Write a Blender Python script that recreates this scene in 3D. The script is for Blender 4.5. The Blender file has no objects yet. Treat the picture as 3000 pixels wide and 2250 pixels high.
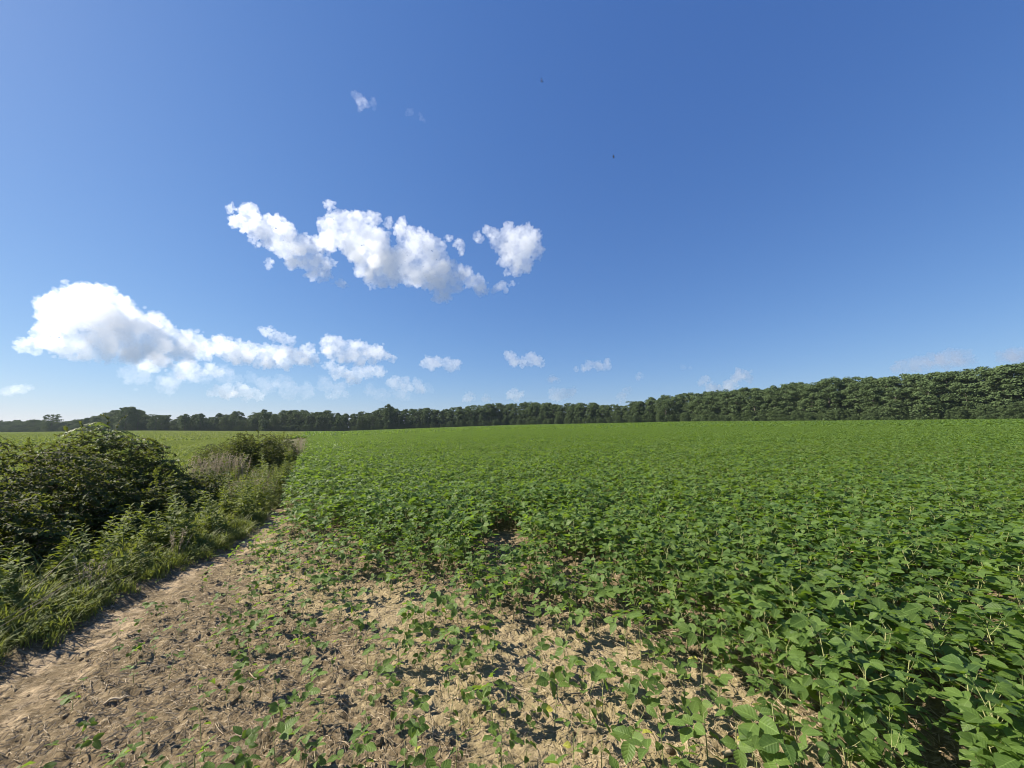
import bpy, math, random
import numpy as np
from mathutils import Matrix, Vector, Euler

R = math.radians
rng = np.random.default_rng(7)
random.seed(7)
sc = bpy.context.scene
COL = sc.collection

# ------------------------------------------------------------------ camera, world, sun, exposure
EYE = 1.6
PITCH = 6.33
cam_d = bpy.data.cameras.new('camera')
cam = bpy.data.objects.new('camera', cam_d)
COL.objects.link(cam)
cam_d.sensor_width = 36.0
cam_d.lens = 36.0 * 1127 / 3000
cam_d.clip_start = 0.05
cam_d.clip_end = 30000
cam.matrix_world = Matrix.Translation((0, 0, EYE)) @ Matrix.Rotation(R(90 + PITCH), 4, 'X') @ Matrix.Rotation(R(-0.458), 4, 'Z')
sc.camera = cam

SUN_AZ, SUN_EL = -82.0, 39.0          # degrees; azimuth clockwise from the viewing direction
sd = Vector((math.sin(R(SUN_AZ)) * math.cos(R(SUN_EL)), math.cos(R(SUN_AZ)) * math.cos(R(SUN_EL)), math.sin(R(SUN_EL))))
EXPOSURE = 1.15
world = bpy.data.worlds.new('World')
sc.world = world
world.use_nodes = True
wn = world.node_tree
wn.nodes.clear()
sky = wn.nodes.new('ShaderNodeTexSky')
sky.sky_type = 'NISHITA'
sky.sun_disc = False
sky.sun_elevation = R(SUN_EL)
sky.sun_rotation = R(SUN_AZ)
sky.altitude = 50
sky.air_density = 1.0
sky.dust_density = 0.3
sky.ozone_density = 6.0
bg = wn.nodes.new('ShaderNodeBackground')
bg.inputs['Strength'].default_value = 0.085
wo = wn.nodes.new('ShaderNodeOutputWorld')
sep = wn.nodes.new('ShaderNodeSeparateColor')
cmb = wn.nodes.new('ShaderNodeCombineColor')
wn.links.new(sky.outputs[0], sep.inputs[0])
for ch, (gain, gam) in enumerate(((.110, .92), (.149, .775), (.288, .53))):     # the camera's response to the blue sky, alike in every direction
    pw = wn.nodes.new('ShaderNodeMath')
    pw.operation = 'POWER'
    pw.inputs[1].default_value = gam
    ml = wn.nodes.new('ShaderNodeMath')
    ml.operation = 'MULTIPLY'
    ml.inputs[1].default_value = gain / .085 / 2 ** EXPOSURE
    wn.links.new(sep.outputs[ch], pw.inputs[0])
    wn.links.new(pw.outputs[0], ml.inputs[0])
    wn.links.new(ml.outputs[0], cmb.inputs[ch])
wn.links.new(cmb.outputs[0], bg.inputs[0])
wn.links.new(bg.outputs[0], wo.inputs[0])

sun_d = bpy.data.lights.new('sun', 'SUN')
sun_d.energy = 5.0
sun_d.angle = R(0.53)
sun_d.color = (1.0, 0.91, 0.76)
sun = bpy.data.objects.new('sun', sun_d)
COL.objects.link(sun)
sun.rotation_euler = (-sd).to_track_quat('-Z', 'Y').to_euler()

sc.view_settings.view_transform = 'Standard'
sc.view_settings.look = 'None'
sc.view_settings.gamma = 1
sc.view_settings.use_curve_mapping = False
sc.view_settings.exposure = EXPOSURE
cy = sc.cycles
cy.max_bounces = 32
cy.diffuse_bounces = 3
cy.glossy_bounces = 2
cy.transmission_bounces = 4
cy.transparent_max_bounces = 8
cy.volume_bounces = 32
cy.use_denoising = True
cy.denoising_prefilter = 'ACCURATE'
cy.filter_width = 1.0

# ------------------------------------------------------------------ helpers
def pix_dir(x, y):
    """view ray (unit) through a point of the 3000x2250 photograph, world axes"""
    v = Vector(((x - 1500) / 1127, -(y - 1125) / 1127, -1.0))
    return (cam.matrix_world.to_3x3() @ v)

def hor(x):
    return 1250 - (x - 1500) * 0.008

U = np.array([-0.473, 0.881])         # direction the crop rows run
V = np.array([0.881, 0.473])          # to the right of the rows

def al(x, y):
    return x * U[0] + y * U[1], x * V[0] + y * V[1]

def from_al(a, l):
    return a * U[0] + l * V[0], a * U[1] + l * V[1]

def bean_edge(a):
    return np.interp(a, [3, 4.4, 5.5, 7.7, 9.6, 15.6, 100, 300], [-1.33, -1.35, -.89, -.38, -.28, -.19, .93, 3.45])

def grass_edge(a):
    return np.interp(a, [0, 3, 4.16, 4.5, 5.47, 6, 7.3, 9.6, 11.6, 15.6, 100, 300],
                     [-2.3, -1.95, -1.8, -1.66, -1.44, -1.08, -.66, -.47, -.42, -.30, .80, 3.3])

def path_mid(a):
    return np.interp(a, [0, 3.0, 3.65, 4.7, 6.07, 7.03, 8.8, 14.7, 25, 100, 300],
                     [-1.85, -1.62, -1.53, -1.38, -.90, -.50, -.36, -.26, -.10, .85, 3.35])

def path_half(a):
    return np.interp(a, [0, 3, 5, 7, 9, 16, 30], [.27, .24, .21, .16, .11, .07, .05])

def hash2(ix, iy, s):
    h = (ix.astype(np.int64) * 374761393 + iy.astype(np.int64) * 668265263 + s * 1274126177) & 0xFFFFFFFF
    h = ((h ^ (h >> 13)) * 1274126177) & 0xFFFFFFFF
    h = (h ^ (h >> 16)) & 0xFFFFFFFF
    return h / 4294967295.0

def vnoise(x, y, s=0):
    ix, iy = np.floor(x), np.floor(y)
    fx, fy = x - ix, y - iy
    fx = fx * fx * (3 - 2 * fx)
    fy = fy * fy * (3 - 2 * fy)
    a = hash2(ix, iy, s)
    b = hash2(ix + 1, iy, s)
    c = hash2(ix, iy + 1, s)
    d = hash2(ix + 1, iy + 1, s)
    return (a + (b - a) * fx) + ((c + (d - c) * fx) - (a + (b - a) * fx)) * fy

def fbm(x, y, s=0, n=3):
    t, amp, tot = 0, 1, 0
    for i in range(n):
        t = t + amp * vnoise(x * 2 ** i + 17.3 * i, y * 2 ** i - 9.1 * i, s + i)
        tot += amp
        amp *= .5
    return t / tot

def macro(x, y):
    r = np.hypot(x, y)
    ph = np.degrees(np.arctan2(x, y))
    s = np.interp(ph, [-180, -110, -75, -53, -44, -24, 0, 24, 53, 80, 110, 180],
                  [0, 0, -.001, -.0005, .0015, -.0045, .0085, .0145, .0130, .0125, 0, 0])
    rr = np.minimum(r, 420)
    return s * rr * rr / (rr + 20)

def smooth(x, a, b):
    t = np.clip((x - a) / (b - a), 0, 1)
    return t * t * (3 - 2 * t)

def micro(x, y):
    a, l = al(x, y)
    r = np.hypot(x, y)
    pd = np.abs(l - path_mid(a)) / path_half(a)
    onpath = 1 - smooth(pd, .7, 1.5)
    rough = 1 - .35 * onpath
    rough = rough * (1 - .45 * np.exp(-((dense_dist(x, y) + .6) / .5) ** 2))
    xs, ys = x * 1.0, y * 1.35
    clod = fbm(xs * 5.5, ys * 5.5, 11, 3)
    clod = np.abs(clod - .5) * 2
    z = (.5 - clod) * .036 * rough
    z = z + (fbm(xs * 17, ys * 24, 21, 3) - .5) * .046 * rough
    z = z + (fbm(xs * 55, ys * 70, 25, 2) - .5) * .022 * (1 - .4 * onpath)
    z = z + (fbm(x * 1.3, y * 1.3, 31, 2) - .5) * .05
    z = z - .03 * onpath + (fbm(x * 8, y * 6, 61, 3) - .5) * .030 * onpath
    return z * np.clip(1.25 - r / 40, 0, 1)

def terrain(x, y):
    x = np.asarray(x, float)
    y = np.asarray(y, float)
    return macro(x, y) + micro(x, y)

def tz(x, y):
    return float(terrain(np.array([x]), np.array([y]))[0])

DENSE = np.array([(-60, 100), (-7.2, 14.5), (-3.55, 6.4), (-2.2, 5.0), (-.88, 4.15), (-.40, 3.55), (.52, 3.25), (1.0, 2.78), (1.04, 2.31), (1.25, 1.95), (1.9, .6), (2.4, -2)])

def dense_dist(x, y):
    """signed distance (m) to the edge of the thick stand; positive inside it"""
    best = np.full(x.shape, 1e9)
    sgn = np.ones(x.shape)
    for p, q in zip(DENSE[:-1], DENSE[1:]):
        d = q - p
        t = np.clip(((x - p[0]) * d[0] + (y - p[1]) * d[1]) / (d @ d), 0, 1)
        ex, ey = x - (p[0] + t * d[0]), y - (p[1] + t * d[1])
        dd = np.hypot(ex, ey)
        s = np.sign(d[0] * (y - p[1]) - d[1] * (x - p[0]))
        m = dd < best
        best = np.where(m, dd, best)
        sgn = np.where(m, s, sgn)
    return best * sgn + (fbm(x * 1.1, y * 1.1, 77, 2) - .5) * .8 - .02 + np.clip(al(x, y)[0] - 8.2, 0, 2.5) * .45

class MB:
    """collects vertices and faces with a tint per face; build() makes ONE mesh"""
    def __init__(self):
        self.v, self.f, self.t, self.m, self.u = [], [], [], [], []
        self.n = 0
    def add(self, v, f, tint=.5, mat=0, uv=None):
        v = np.asarray(v, float)
        self.v.append(v)
        self.u.append(np.tile([0., 9., 0.], (len(v), 1)) if uv is None else uv)
        for q in f:
            self.f.append(tuple(i + self.n for i in q))
        k = len(f)
        self.t.extend([tint] * k if np.isscalar(tint) else list(tint))
        self.m.extend([mat] * k)
        self.n += len(v)
    def add_mb(self, o, M=None, dt=0.0):
        v = o.verts()
        if M is not None:
            M = np.array(M)
            v = v @ M[:3, :3].T + M[:3, 3]
        self.v.append(v)
        self.u.extend(o.u)
        self.f.extend(tuple(i + self.n for i in q) for q in o.f)
        self.t.extend(min(1, max(0, t + dt)) for t in o.t)
        self.m.extend(o.m)
        self.n += len(v)
    def verts(self):
        return np.concatenate(self.v) if self.v else np.zeros((0, 3))
    def mesh(self, name, mats, smooth_shade=True):
        me = bpy.data.meshes.new(name)
        me.from_pydata(self.verts().tolist(), [], self.f)
        for m in mats:
            me.materials.append(m)
        at = me.attributes.new('tint', 'FLOAT', 'FACE')
        at.data.foreach_set('value', np.array(self.t, np.float32))
        uu = np.concatenate(self.u) if self.u else np.zeros((0, 3))
        if len(uu) == len(me.vertices) and (uu[:, 1] < 5).any():
            at = me.attributes.new('blade', 'FLOAT_VECTOR', 'POINT')
            at.data.foreach_set('vector', uu.astype(np.float32).ravel())
        if len(mats) > 1:
            me.polygons.foreach_set('material_index', np.array(self.m, np.int32))
        if smooth_shade:
            me.polygons.foreach_set('use_smooth', np.ones(len(self.f), bool))
        me.update()
        return me

def tube(mb, pts, rad, sides=5, tint=.5, mat=0):
    pts = [Vector(p) for p in pts]
    n = len(pts)
    if np.isscalar(rad):
        rad = [rad] * n
    vs, fs = [], []
    for i, p in enumerate(pts):
        d = (pts[min(i + 1, n - 1)] - pts[max(i - 1, 0)]).normalized()
        a = d.orthogonal().normalized()
        b = d.cross(a)
        for k in range(sides):
            an = 2 * math.pi * k / sides
            vs.append(p + (a * math.cos(an) + b * math.sin(an)) * rad[i])
    for i in range(n - 1):
        for k in range(sides):
            k2 = (k + 1) % sides
            fs.append((i * sides + k, i * sides + k2, (i + 1) * sides + k2, (i + 1) * sides + k))
    fs.append(tuple((n - 1) * sides + k for k in range(sides)))
    mb.add([tuple(v) for v in vs], fs, tint, mat)

def link(name, data, parent=None, loc=None):
    o = bpy.data.objects.new(name, data)
    COL.objects.link(o)
    if parent is not None:
        o.parent = parent
    if loc is not None:
        o.location = loc
    return o

def tag(o, label, cat=None, group=None, kind=None):
    if label: o['label'] = label
    if cat: o['category'] = cat
    if group: o['group'] = group
    if kind: o['kind'] = kind
    return o

def link_copy(o, parent=None):
    c = o.copy()
    COL.objects.link(c)
    if parent is not None:
        c.parent = parent
    return c

# ------------------------------------------------------------------ materials
def new_mat(name):
    m = bpy.data.materials.new(name)
    m.use_nodes = True
    nt = m.node_tree
    nt.nodes.clear()
    return m, nt, nt.nodes.new('ShaderNodeOutputMaterial')

def N(nt, t, **kw):
    n = nt.nodes.new(t)
    for k, v in kw.items():
        setattr(n, k, v)
    return n

def mix_rgb(nt, fac, a, b, mode='MIX'):
    n = nt.nodes.new('ShaderNodeMix')
    n.data_type = 'RGBA'
    n.blend_type = mode
    for s, val in ((n.inputs[0], fac), (n.inputs[6], a), (n.inputs[7], b)):
        if hasattr(val, 'links'):
            nt.links.new(val, s)
        elif isinstance(val, (int, float)):
            s.default_value = val
        else:
            s.default_value = (*val, 1)
    return n.outputs[2]

def math_n(nt, op, a, b=None, clamp=False):
    n = nt.nodes.new('ShaderNodeMath')
    n.operation = op
    n.use_clamp = clamp
    for s, val in ((n.inputs[0], a), (n.inputs[1], b)):
        if val is None: continue
        if hasattr(val, 'links'):
            nt.links.new(val, s)
        else:
            s.default_value = val
    return n.outputs[0]

def leaf_mat(name, dark, light, trans, tfac=.3, rough=.45, spec=.4, rnd=.45, patch=None):
    """leaf: reflection plus light through the blade; hue differs from leaf to leaf and plant to plant"""
    m, nt, out = new_mat(name)
    at = N(nt, 'ShaderNodeAttribute', attribute_name='tint')
    oi = N(nt, 'ShaderNodeObjectInfo')
    k = math_n(nt, 'ADD', math_n(nt, 'MULTIPLY', at.outputs['Fac'], 1 - rnd), math_n(nt, 'MULTIPLY', oi.outputs['Random'], rnd))
    col = mix_rgb(nt, k, dark, light)
    if patch:
        geo = N(nt, 'ShaderNodeNewGeometry')
        no = N(nt, 'ShaderNodeTexNoise')
        no.inputs['Scale'].default_value = patch[0]
        no.inputs['Detail'].default_value = 3
        nt.links.new(geo.outputs['Position'], no.inputs['Vector'])
        mr = N(nt, 'ShaderNodeMapRange')
        mr.inputs[1].default_value, mr.inputs[2].default_value = .42, .68
        nt.links.new(no.outputs[0], mr.inputs[0])
        col = mix_rgb(nt, math_n(nt, 'MULTIPLY', mr.outputs[0], patch[2]), col, patch[1])
    g2 = N(nt, 'ShaderNodeNewGeometry')
    mott = N(nt, 'ShaderNodeTexNoise')
    mott.inputs['Scale'].default_value = 55
    mott.inputs['Detail'].default_value = 2
    nt.links.new(g2.outputs['Position'], mott.inputs['Vector'])
    col = mix_rgb(nt, math_n(nt, 'MULTIPLY', mott.outputs[0], .5), col, tuple(c * .62 for c in dark))
    col = mix_rgb(nt, math_n(nt, 'MULTIPLY', g2.outputs['Backfacing'], .35), col, tuple(c * 1.25 + .02 for c in light))   # paler underside
    p = N(nt, 'ShaderNodeBsdfPrincipled')
    nt.links.new(col, p.inputs['Base Color'])
    p.inputs['Roughness'].default_value = rough
    p.inputs['Specular IOR Level'].default_value = spec
    bl = N(nt, 'ShaderNodeAttribute', attribute_name='blade')
    sx = N(nt, 'ShaderNodeSeparateXYZ')
    nt.links.new(bl.outputs['Vector'], sx.inputs[0])
    ay = math_n(nt, 'ABSOLUTE', sx.outputs[1])
    on = math_n(nt, 'LESS_THAN', ay, 1.5)
    rib = math_n(nt, 'LESS_THAN', ay, .07)
    ph_ = math_n(nt, 'FRACT', math_n(nt, 'SUBTRACT', math_n(nt, 'MULTIPLY', sx.outputs[0], 7.), math_n(nt, 'MULTIPLY', ay, 1.7)))
    side = math_n(nt, 'LESS_THAN', ph_, .13)
    vein = math_n(nt, 'MULTIPLY', math_n(nt, 'MAXIMUM', rib, math_n(nt, 'MULTIPLY', side, .5)), on)
    col = mix_rgb(nt, math_n(nt, 'MULTIPLY', vein, .42), col, tuple(c * 1.5 + .03 for c in light))
    nt.links.new(col, p.inputs['Base Color'])
    bmp = N(nt, 'ShaderNodeBump')
    bmp.inputs['Strength'].default_value = .5
    bmp.inputs['Distance'].default_value = .005
    quilt = math_n(nt, 'MULTIPLY', math_n(nt, 'SINE', math_n(nt, 'MULTIPLY', ph_, math.pi)), on)
    nt.links.new(math_n(nt, 'ADD', math_n(nt, 'MULTIPLY', mott.outputs[0], 1.2), math_n(nt, 'MULTIPLY', quilt, .5)), bmp.inputs['Height'])
    nt.links.new(bmp.outputs[0], p.inputs['Normal'])
    t = N(nt, 'ShaderNodeBsdfTranslucent')
    tc = mix_rgb(nt, k, tuple(c * .75 for c in trans), trans)
    nt.links.new(tc, t.inputs[0])
    mx = N(nt, 'ShaderNodeMixShader')
    mx.inputs[0].default_value = tfac
    nt.links.new(p.outputs[0], mx.inputs[1])
    nt.links.new(t.outputs[0], mx.inputs[2])
    nt.links.new(mx.outputs[0], out.inputs[0])
    return m

def plain_mat(name, c1, c2, scale=20, rough=.8, spec=.2):
    m, nt, out = new_mat(name)
    at = N(nt, 'ShaderNodeAttribute', attribute_name='tint')
    oi = N(nt, 'ShaderNodeObjectInfo')
    tc = N(nt, 'ShaderNodeTexCoord')
    no = N(nt, 'ShaderNodeTexNoise')
    no.inputs['Scale'].default_value = scale
    nt.links.new(tc.outputs['Object'], no.inputs['Vector'])
    k = math_n(nt, 'ADD', math_n(nt, 'MULTIPLY', at.outputs['Fac'], .5), math_n(nt, 'MULTIPLY', math_n(nt, 'ADD', no.outputs[0], oi.outputs['Random']), .25), True)
    p = N(nt, 'ShaderNodeBsdfPrincipled')
    nt.links.new(mix_rgb(nt, k, c1, c2), p.inputs['Base Color'])
    p.inputs['Roughness'].default_value = rough
    p.inputs['Specular IOR Level'].default_value = spec
    nt.links.new(p.outputs[0], out.inputs[0])
    return m

M_SOY = leaf_mat('soybean_leaf', (.036, .084, .017), (.134, .214, .042), (.240, .38, .030), .38, .5, .30, .35, (.30, (.118, .170, .042), .55))
M_SOYSTEM = plain_mat('soybean_stem', (.14, .17, .06), (.30, .30, .13), 30)
M_YELLOW = leaf_mat('yellowed_leaf', (.32, .34, .05), (.45, .45, .08), (.5, .5, .06), .35)
M_BUSH = leaf_mat('bush_leaf', (.030, .048, .013), (.095, .120, .031), (.20, .24, .028), .28, .65, .15, .4)
M_SUMAC = leaf_mat('pinnate_leaf', (.055, .095, .026), (.12, .17, .06), (.22, .30, .05), .28, .5, .35, .4)
M_WEED = leaf_mat('weed_leaf', (.066, .102, .019), (.165, .21, .04), (.27, .33, .034), .33, .6, .22, .4)
M_GRASS = leaf_mat('grass_blade', (.062, .090, .020), (.16, .18, .045), (.26, .31, .04), .33, .6, .22, .5)
M_FARCROP = leaf_mat('pale_crop_leaf', (.105, .150, .032), (.165, .205, .052), (.27, .34, .05), .32, .65, .15, .4, (.10, (.15, .165, .055), .6))
M_TREE = leaf_mat('tree_leaf', (.017, .040, .016), (.062, .096, .029), (.11, .15, .035), .20, .7, .12, .62)
M_BARK = plain_mat('bark', (.05, .042, .034), (.15, .13, .11), 6)
M_TWIG = plain_mat('twig', (.07, .055, .04), (.19, .16, .12), 12)
M_STRAW = plain_mat('straw', (.15, .115, .07), (.44, .36, .25), 40, .75, .25)
M_DRY = leaf_mat('dry_stem', (.22, .18, .12), (.40, .34, .24), (.34, .29, .2), .2, .7, .15, .4)
M_BIRD = plain_mat('bird_feather', (.008, .008, .01), (.02, .02, .023), 10)

# ------------------------------------------------------------------ ground, path, neighbouring field (one height field cut in three)
def ground_mat():
    m, nt, out = new_mat('bare_soil')
    geo = N(nt, 'ShaderNodeNewGeometry')
    pth = N(nt, 'ShaderNodeAttribute', attribute_name='m_path').outputs['Fac']
    crust = N(nt, 'ShaderNodeAttribute', attribute_name='m_crust').outputs['Fac']
    green = N(nt, 'ShaderNodeAttribute', attribute_name='m_green').outputs['Fac']
    def noise(scale, detail=4, rough=.6, stretch=None):
        n = N(nt, 'ShaderNodeTexNoise')
        n.inputs['Scale'].default_value = scale
        n.inputs['Detail'].default_value = detail
        n.inputs['Roughness'].default_value = rough
        if stretch:
            mp = N(nt, 'ShaderNodeMapping')
            mp.inputs['Scale'].default_value = stretch
            mp.inputs['Rotation'].default_value = (0, 0, .5)
            nt.links.new(geo.outputs['Position'], mp.inputs[0])
            nt.links.new(mp.outputs[0], n.inputs['Vector'])
        else:
            nt.links.new(geo.outputs['Position'], n.inputs['Vector'])
        return n.outputs[0]
    def rng_(v, a, b):
        mr = N(nt, 'ShaderNodeMapRange')
        mr.inputs[1].default_value, mr.inputs[2].default_value = a, b
        nt.links.new(v, mr.inputs[0])
        return mr.outputs[0]
    n_big, n_mid, n_fine = noise(1.7), noise(14, 5, .7), noise(95, 4, .7)
    fib = noise(60, 3, .6, (.3, 1, 1))
    soil = mix_rgb(nt, rng_(n_mid, .35, .65), (.100, .075, .044), (.218, .168, .102))
    soil = mix_rgb(nt, math_n(nt, 'MULTIPLY', rng_(fib, .52, .66), .75), soil, (.31, .252, .172))
    soil = mix_rgb(nt, math_n(nt, 'MULTIPLY', rng_(n_fine, .55, .72), .5), soil, (.09, .066, .043))
    tan = mix_rgb(nt, rng_(n_mid, .3, .7), (.235, .184, .104), (.335, .272, .165))
    tan = mix_rgb(nt, math_n(nt, 'MULTIPLY', rng_(n_fine, .55, .75), .5), tan, (.20, .15, .095))
    algae = mix_rgb(nt, rng_(n_mid, .4, .6), (.175, .145, .066), (.245, .20, .105))
    tan = mix_rgb(nt, math_n(nt, 'MULTIPLY', rng_(noise(5.3), .46, .6), .55), tan, algae)
    cf = rng_(math_n(nt, 'ADD', crust, math_n(nt, 'MULTIPLY', math_n(nt, 'SUBTRACT', n_mid, .5), .9)), .4, .62)
    col = mix_rgb(nt, cf, soil, tan)
    pcol = mix_rgb(nt, rng_(n_mid, .35, .65), (.25, .19, .122), (.40, .312, .20))
    pf = rng_(math_n(nt, 'ADD', math_n(nt, 'ADD', pth, math_n(nt, 'MULTIPLY', math_n(nt, 'SUBTRACT', n_mid, .5), 1.1)), math_n(nt, 'MULTIPLY', math_n(nt, 'SUBTRACT', noise(3.4, 3, .6), .56), 2.2)), .38, .72)
    col = mix_rgb(nt, pf, col, pcol)
    gcol = mix_rgb(nt, rng_(n_mid, .35, .65), (.075, .075, .035), (.11, .12, .045))
    col = mix_rgb(nt, green, col, gcol)
    p = N(nt, 'ShaderNodeBsdfPrincipled')
    nt.links.new(col, p.inputs['Base Color'])
    p.inputs['Roughness'].default_value = .95
    p.inputs['Specular IOR Level'].default_value = .1
    b = N(nt, 'ShaderNodeBump')
    b.inputs['Strength'].default_value = .8
    b.inputs['Distance'].default_value = .012
    vor = N(nt, 'ShaderNodeTexVoronoi', feature='DISTANCE_TO_EDGE')
    vor.inputs['Scale'].default_value = 13
    wob = N(nt, 'ShaderNodeMixRGB')
    wob.inputs[0].default_value = .06
    nz = N(nt, 'ShaderNodeTexNoise')
    nz.inputs['Scale'].default_value = 9
    nt.links.new(geo.outputs['Position'], nz.inputs['Vector'])
    nt.links.new(geo.outputs['Position'], wob.inputs[1])
    nt.links.new(nz.outputs[1], wob.inputs[2])
    nt.links.new(wob.outputs[0], vor.inputs['Vector'])
    crack = math_n(nt, 'MULTIPLY', rng_(vor.outputs['Distance'], 0, .09), .45)
    nt.links.new(math_n(nt, 'ADD', math_n(nt, 'ADD', n_fine, fib), crack), b.inputs['Height'])
    nt.links.new(b.outputs[0], p.inputs['Normal'])
    nt.links.new(p.outputs[0], out.inputs[0])
    return m

M_SOIL = ground_mat()

def build_ground():
    r1 = .9 * 1.0055 ** np.arange(0, 480)
    r2 = r1[-1] * 1.035 ** np.arange(1, 195)
    rad = np.concatenate([[.15, .5], r1, r2])
    rad = rad[rad < 9000]
    ang = np.concatenate([np.arange(-64, 64, .27), np.arange(64, 296, 4.)])
    ang = np.radians(ang)
    na, nr = len(ang), len(rad)
    Rr, A = np.meshgrid(rad, ang, indexing='ij')
    X, Y = (Rr * np.sin(A)).ravel(), (Rr * np.cos(A)).ravel()
    Z = terrain(X, Y)
    a, l = al(X, Y)
    pd = np.abs(l - path_mid(a)) / path_half(a)
    m_path = (1 - smooth(pd, .5, np.where(l > path_mid(a), 2.3, 1.4))) * smooth(a, 2.0, 3.2)
    m_path = m_path * .58
    m_path = np.where(a < 2, (1 - smooth(pd, .55, 1.5)) * .4, m_path)
    dd = dense_dist(X, Y)
    # pale crusted soil: along the foot of the thick stand and in front of the camera
    c = np.exp(-((dd + .55) / .55) ** 2) * .62 + .72 * np.exp(-(((X - .55) / 1.5) ** 2 + ((Y - 2.2) / .95) ** 2))
    c = c + (fbm(X * 1.6, Y * 1.6, 41, 3) - .5) * .9
    c = np.where(dd > .6, .35, c) * smooth(l, -1.2, -.5)
    m_crust = np.clip(c, 0, 1)
    ge = grass_edge(a)
    m_green = np.clip(1 - smooth(l - ge, -.35, .10), 0, 1) * .9
    m_green = np.where((l > ge) & (np.hypot(X, Y) > 60), .9 * smooth(np.hypot(X, Y), 60, 90), m_green)
    i, j = np.meshgrid(np.arange(nr - 1), np.arange(na), indexing='ij')
    j2 = (j + 1) % na
    quads = np.stack([i * na + j, i * na + j2, (i + 1) * na + j2, (i + 1) * na + j], -1).reshape(-1, 4)
    fc = np.stack([X, Y], -1)[quads].mean(1)
    fa, fl = al(fc[:, 0], fc[:, 1])
    on_path = (np.abs(fl - path_mid(fa)) < path_half(fa) * 1.05) & (fa > 1.0) & (fa < 60)
    on_left = (fl < grass_edge(fa) - 3.3)
    on_left |= (np.hypot(fc[:, 0], fc[:, 1]) > 1200)
    cls = np.where(on_path, 1, np.where(on_left, 2, 0))
    res = []
    for k, nm in ((0, 'ground'), (1, 'dirt_path'), (2, 'field')):
        q = quads[cls == k][:, ::-1]
        ids, inv = np.unique(q, return_inverse=True)
        q = inv.reshape(-1, 4)
        me = bpy.data.meshes.new(nm)
        me.vertices.add(len(ids))
        me.vertices.foreach_set('co', np.stack([X[ids], Y[ids], Z[ids]], -1).astype(np.float32).ravel())
        me.loops.add(q.size)
        me.loops.foreach_set('vertex_index', q.ravel().astype(np.int32))
        me.polygons.add(len(q))
        me.polygons.foreach_set('loop_start', np.arange(0, q.size, 4, dtype=np.int32))
        me.polygons.foreach_set('use_smooth', np.ones(len(q), bool))
        for an, arr in (('m_path', m_path), ('m_crust', m_crust), ('m_green', m_green)):
            at = me.attributes.new(an, 'FLOAT', 'POINT')
            at.data.foreach_set('value', arr[ids].astype(np.float32))
        me.update(calc_edges=True)
        me.validate()
        me.materials.append(M_SOIL)
        res.append(tag(link(nm, me), None, kind='structure'))
    return res

build_ground()

# ------------------------------------------------------------------ geometry-nodes scatter for what nobody could count
PROTO_COUNT = [0]

def proto_collection(name, meshes):
    c = bpy.data.collections.new(name)        # not linked to the scene: only instanced
    for i, me in enumerate(meshes):
        c.objects.link(bpy.data.objects.new(f'{name}_{chr(97 + i // 26)}{chr(97 + i % 26)}', me))
    return c

def scatter(name, pts, rot, scl, meshes, mat, kind='stuff', parent=None, idx=None):
    n = len(pts)
    me = bpy.data.meshes.new(name)
    me.vertices.add(n)
    me.vertices.foreach_set('co', np.asarray(pts, np.float32).ravel())
    a = me.attributes.new('rot', 'FLOAT_VECTOR', 'POINT')
    a.data.foreach_set('vector', np.asarray(rot, np.float32).ravel())
    a = me.attributes.new('scl', 'FLOAT', 'POINT')
    a.data.foreach_set('value', np.asarray(scl, np.float32))
    a = me.attributes.new('idx', 'INT', 'POINT')
    a.data.foreach_set('value', (rng.integers(0, len(meshes), n) if idx is None else np.asarray(idx)).astype(np.int32))
    me.materials.append(mat)
    o = link(name, me, parent)
    g = bpy.data.node_groups.new(name, 'GeometryNodeTree')
    g.interface.new_socket('Geometry', in_out='INPUT', socket_type='NodeSocketGeometry')
    g.interface.new_socket('Geometry', in_out='OUTPUT', socket_type='NodeSocketGeometry')
    gi, go = g.nodes.new('NodeGroupInput'), g.nodes.new('NodeGroupOutput')
    iop = g.nodes.new('GeometryNodeInstanceOnPoints')
    ci = g.nodes.new('GeometryNodeCollectionInfo')
    ci.inputs['Collection'].default_value = proto_collection(name + '_kind', meshes)
    ci.inputs['Separate Children'].default_value = True
    ci.inputs['Reset Children'].default_value = True
    def named(nm, t):
        x = g.nodes.new('GeometryNodeInputNamedAttribute')
        x.data_type = t
        x.inputs[0].default_value = nm
        return [s for s in x.outputs if s.enabled and s.name == 'Attribute'][0]
    e2r = g.nodes.new('FunctionNodeEulerToRotation')
    L = g.links.new
    L(gi.outputs[0], iop.inputs['Points'])
    L(ci.outputs[0], iop.inputs['Instance'])
    iop.inputs['Pick Instance'].default_value = True
    L(named('idx', 'INT'), iop.inputs['Instance Index'])
    L(named('rot', 'FLOAT_VECTOR'), e2r.inputs[0])
    L(e2r.outputs[0], iop.inputs['Rotation'])
    L(named('scl', 'FLOAT'), iop.inputs['Scale'])
    L(iop.outputs[0], go.inputs[0])
    md = o.modifiers.new('scatter', 'NODES')
    md.node_group = g
    if kind:
        o['kind'] = kind
    return o

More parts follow.
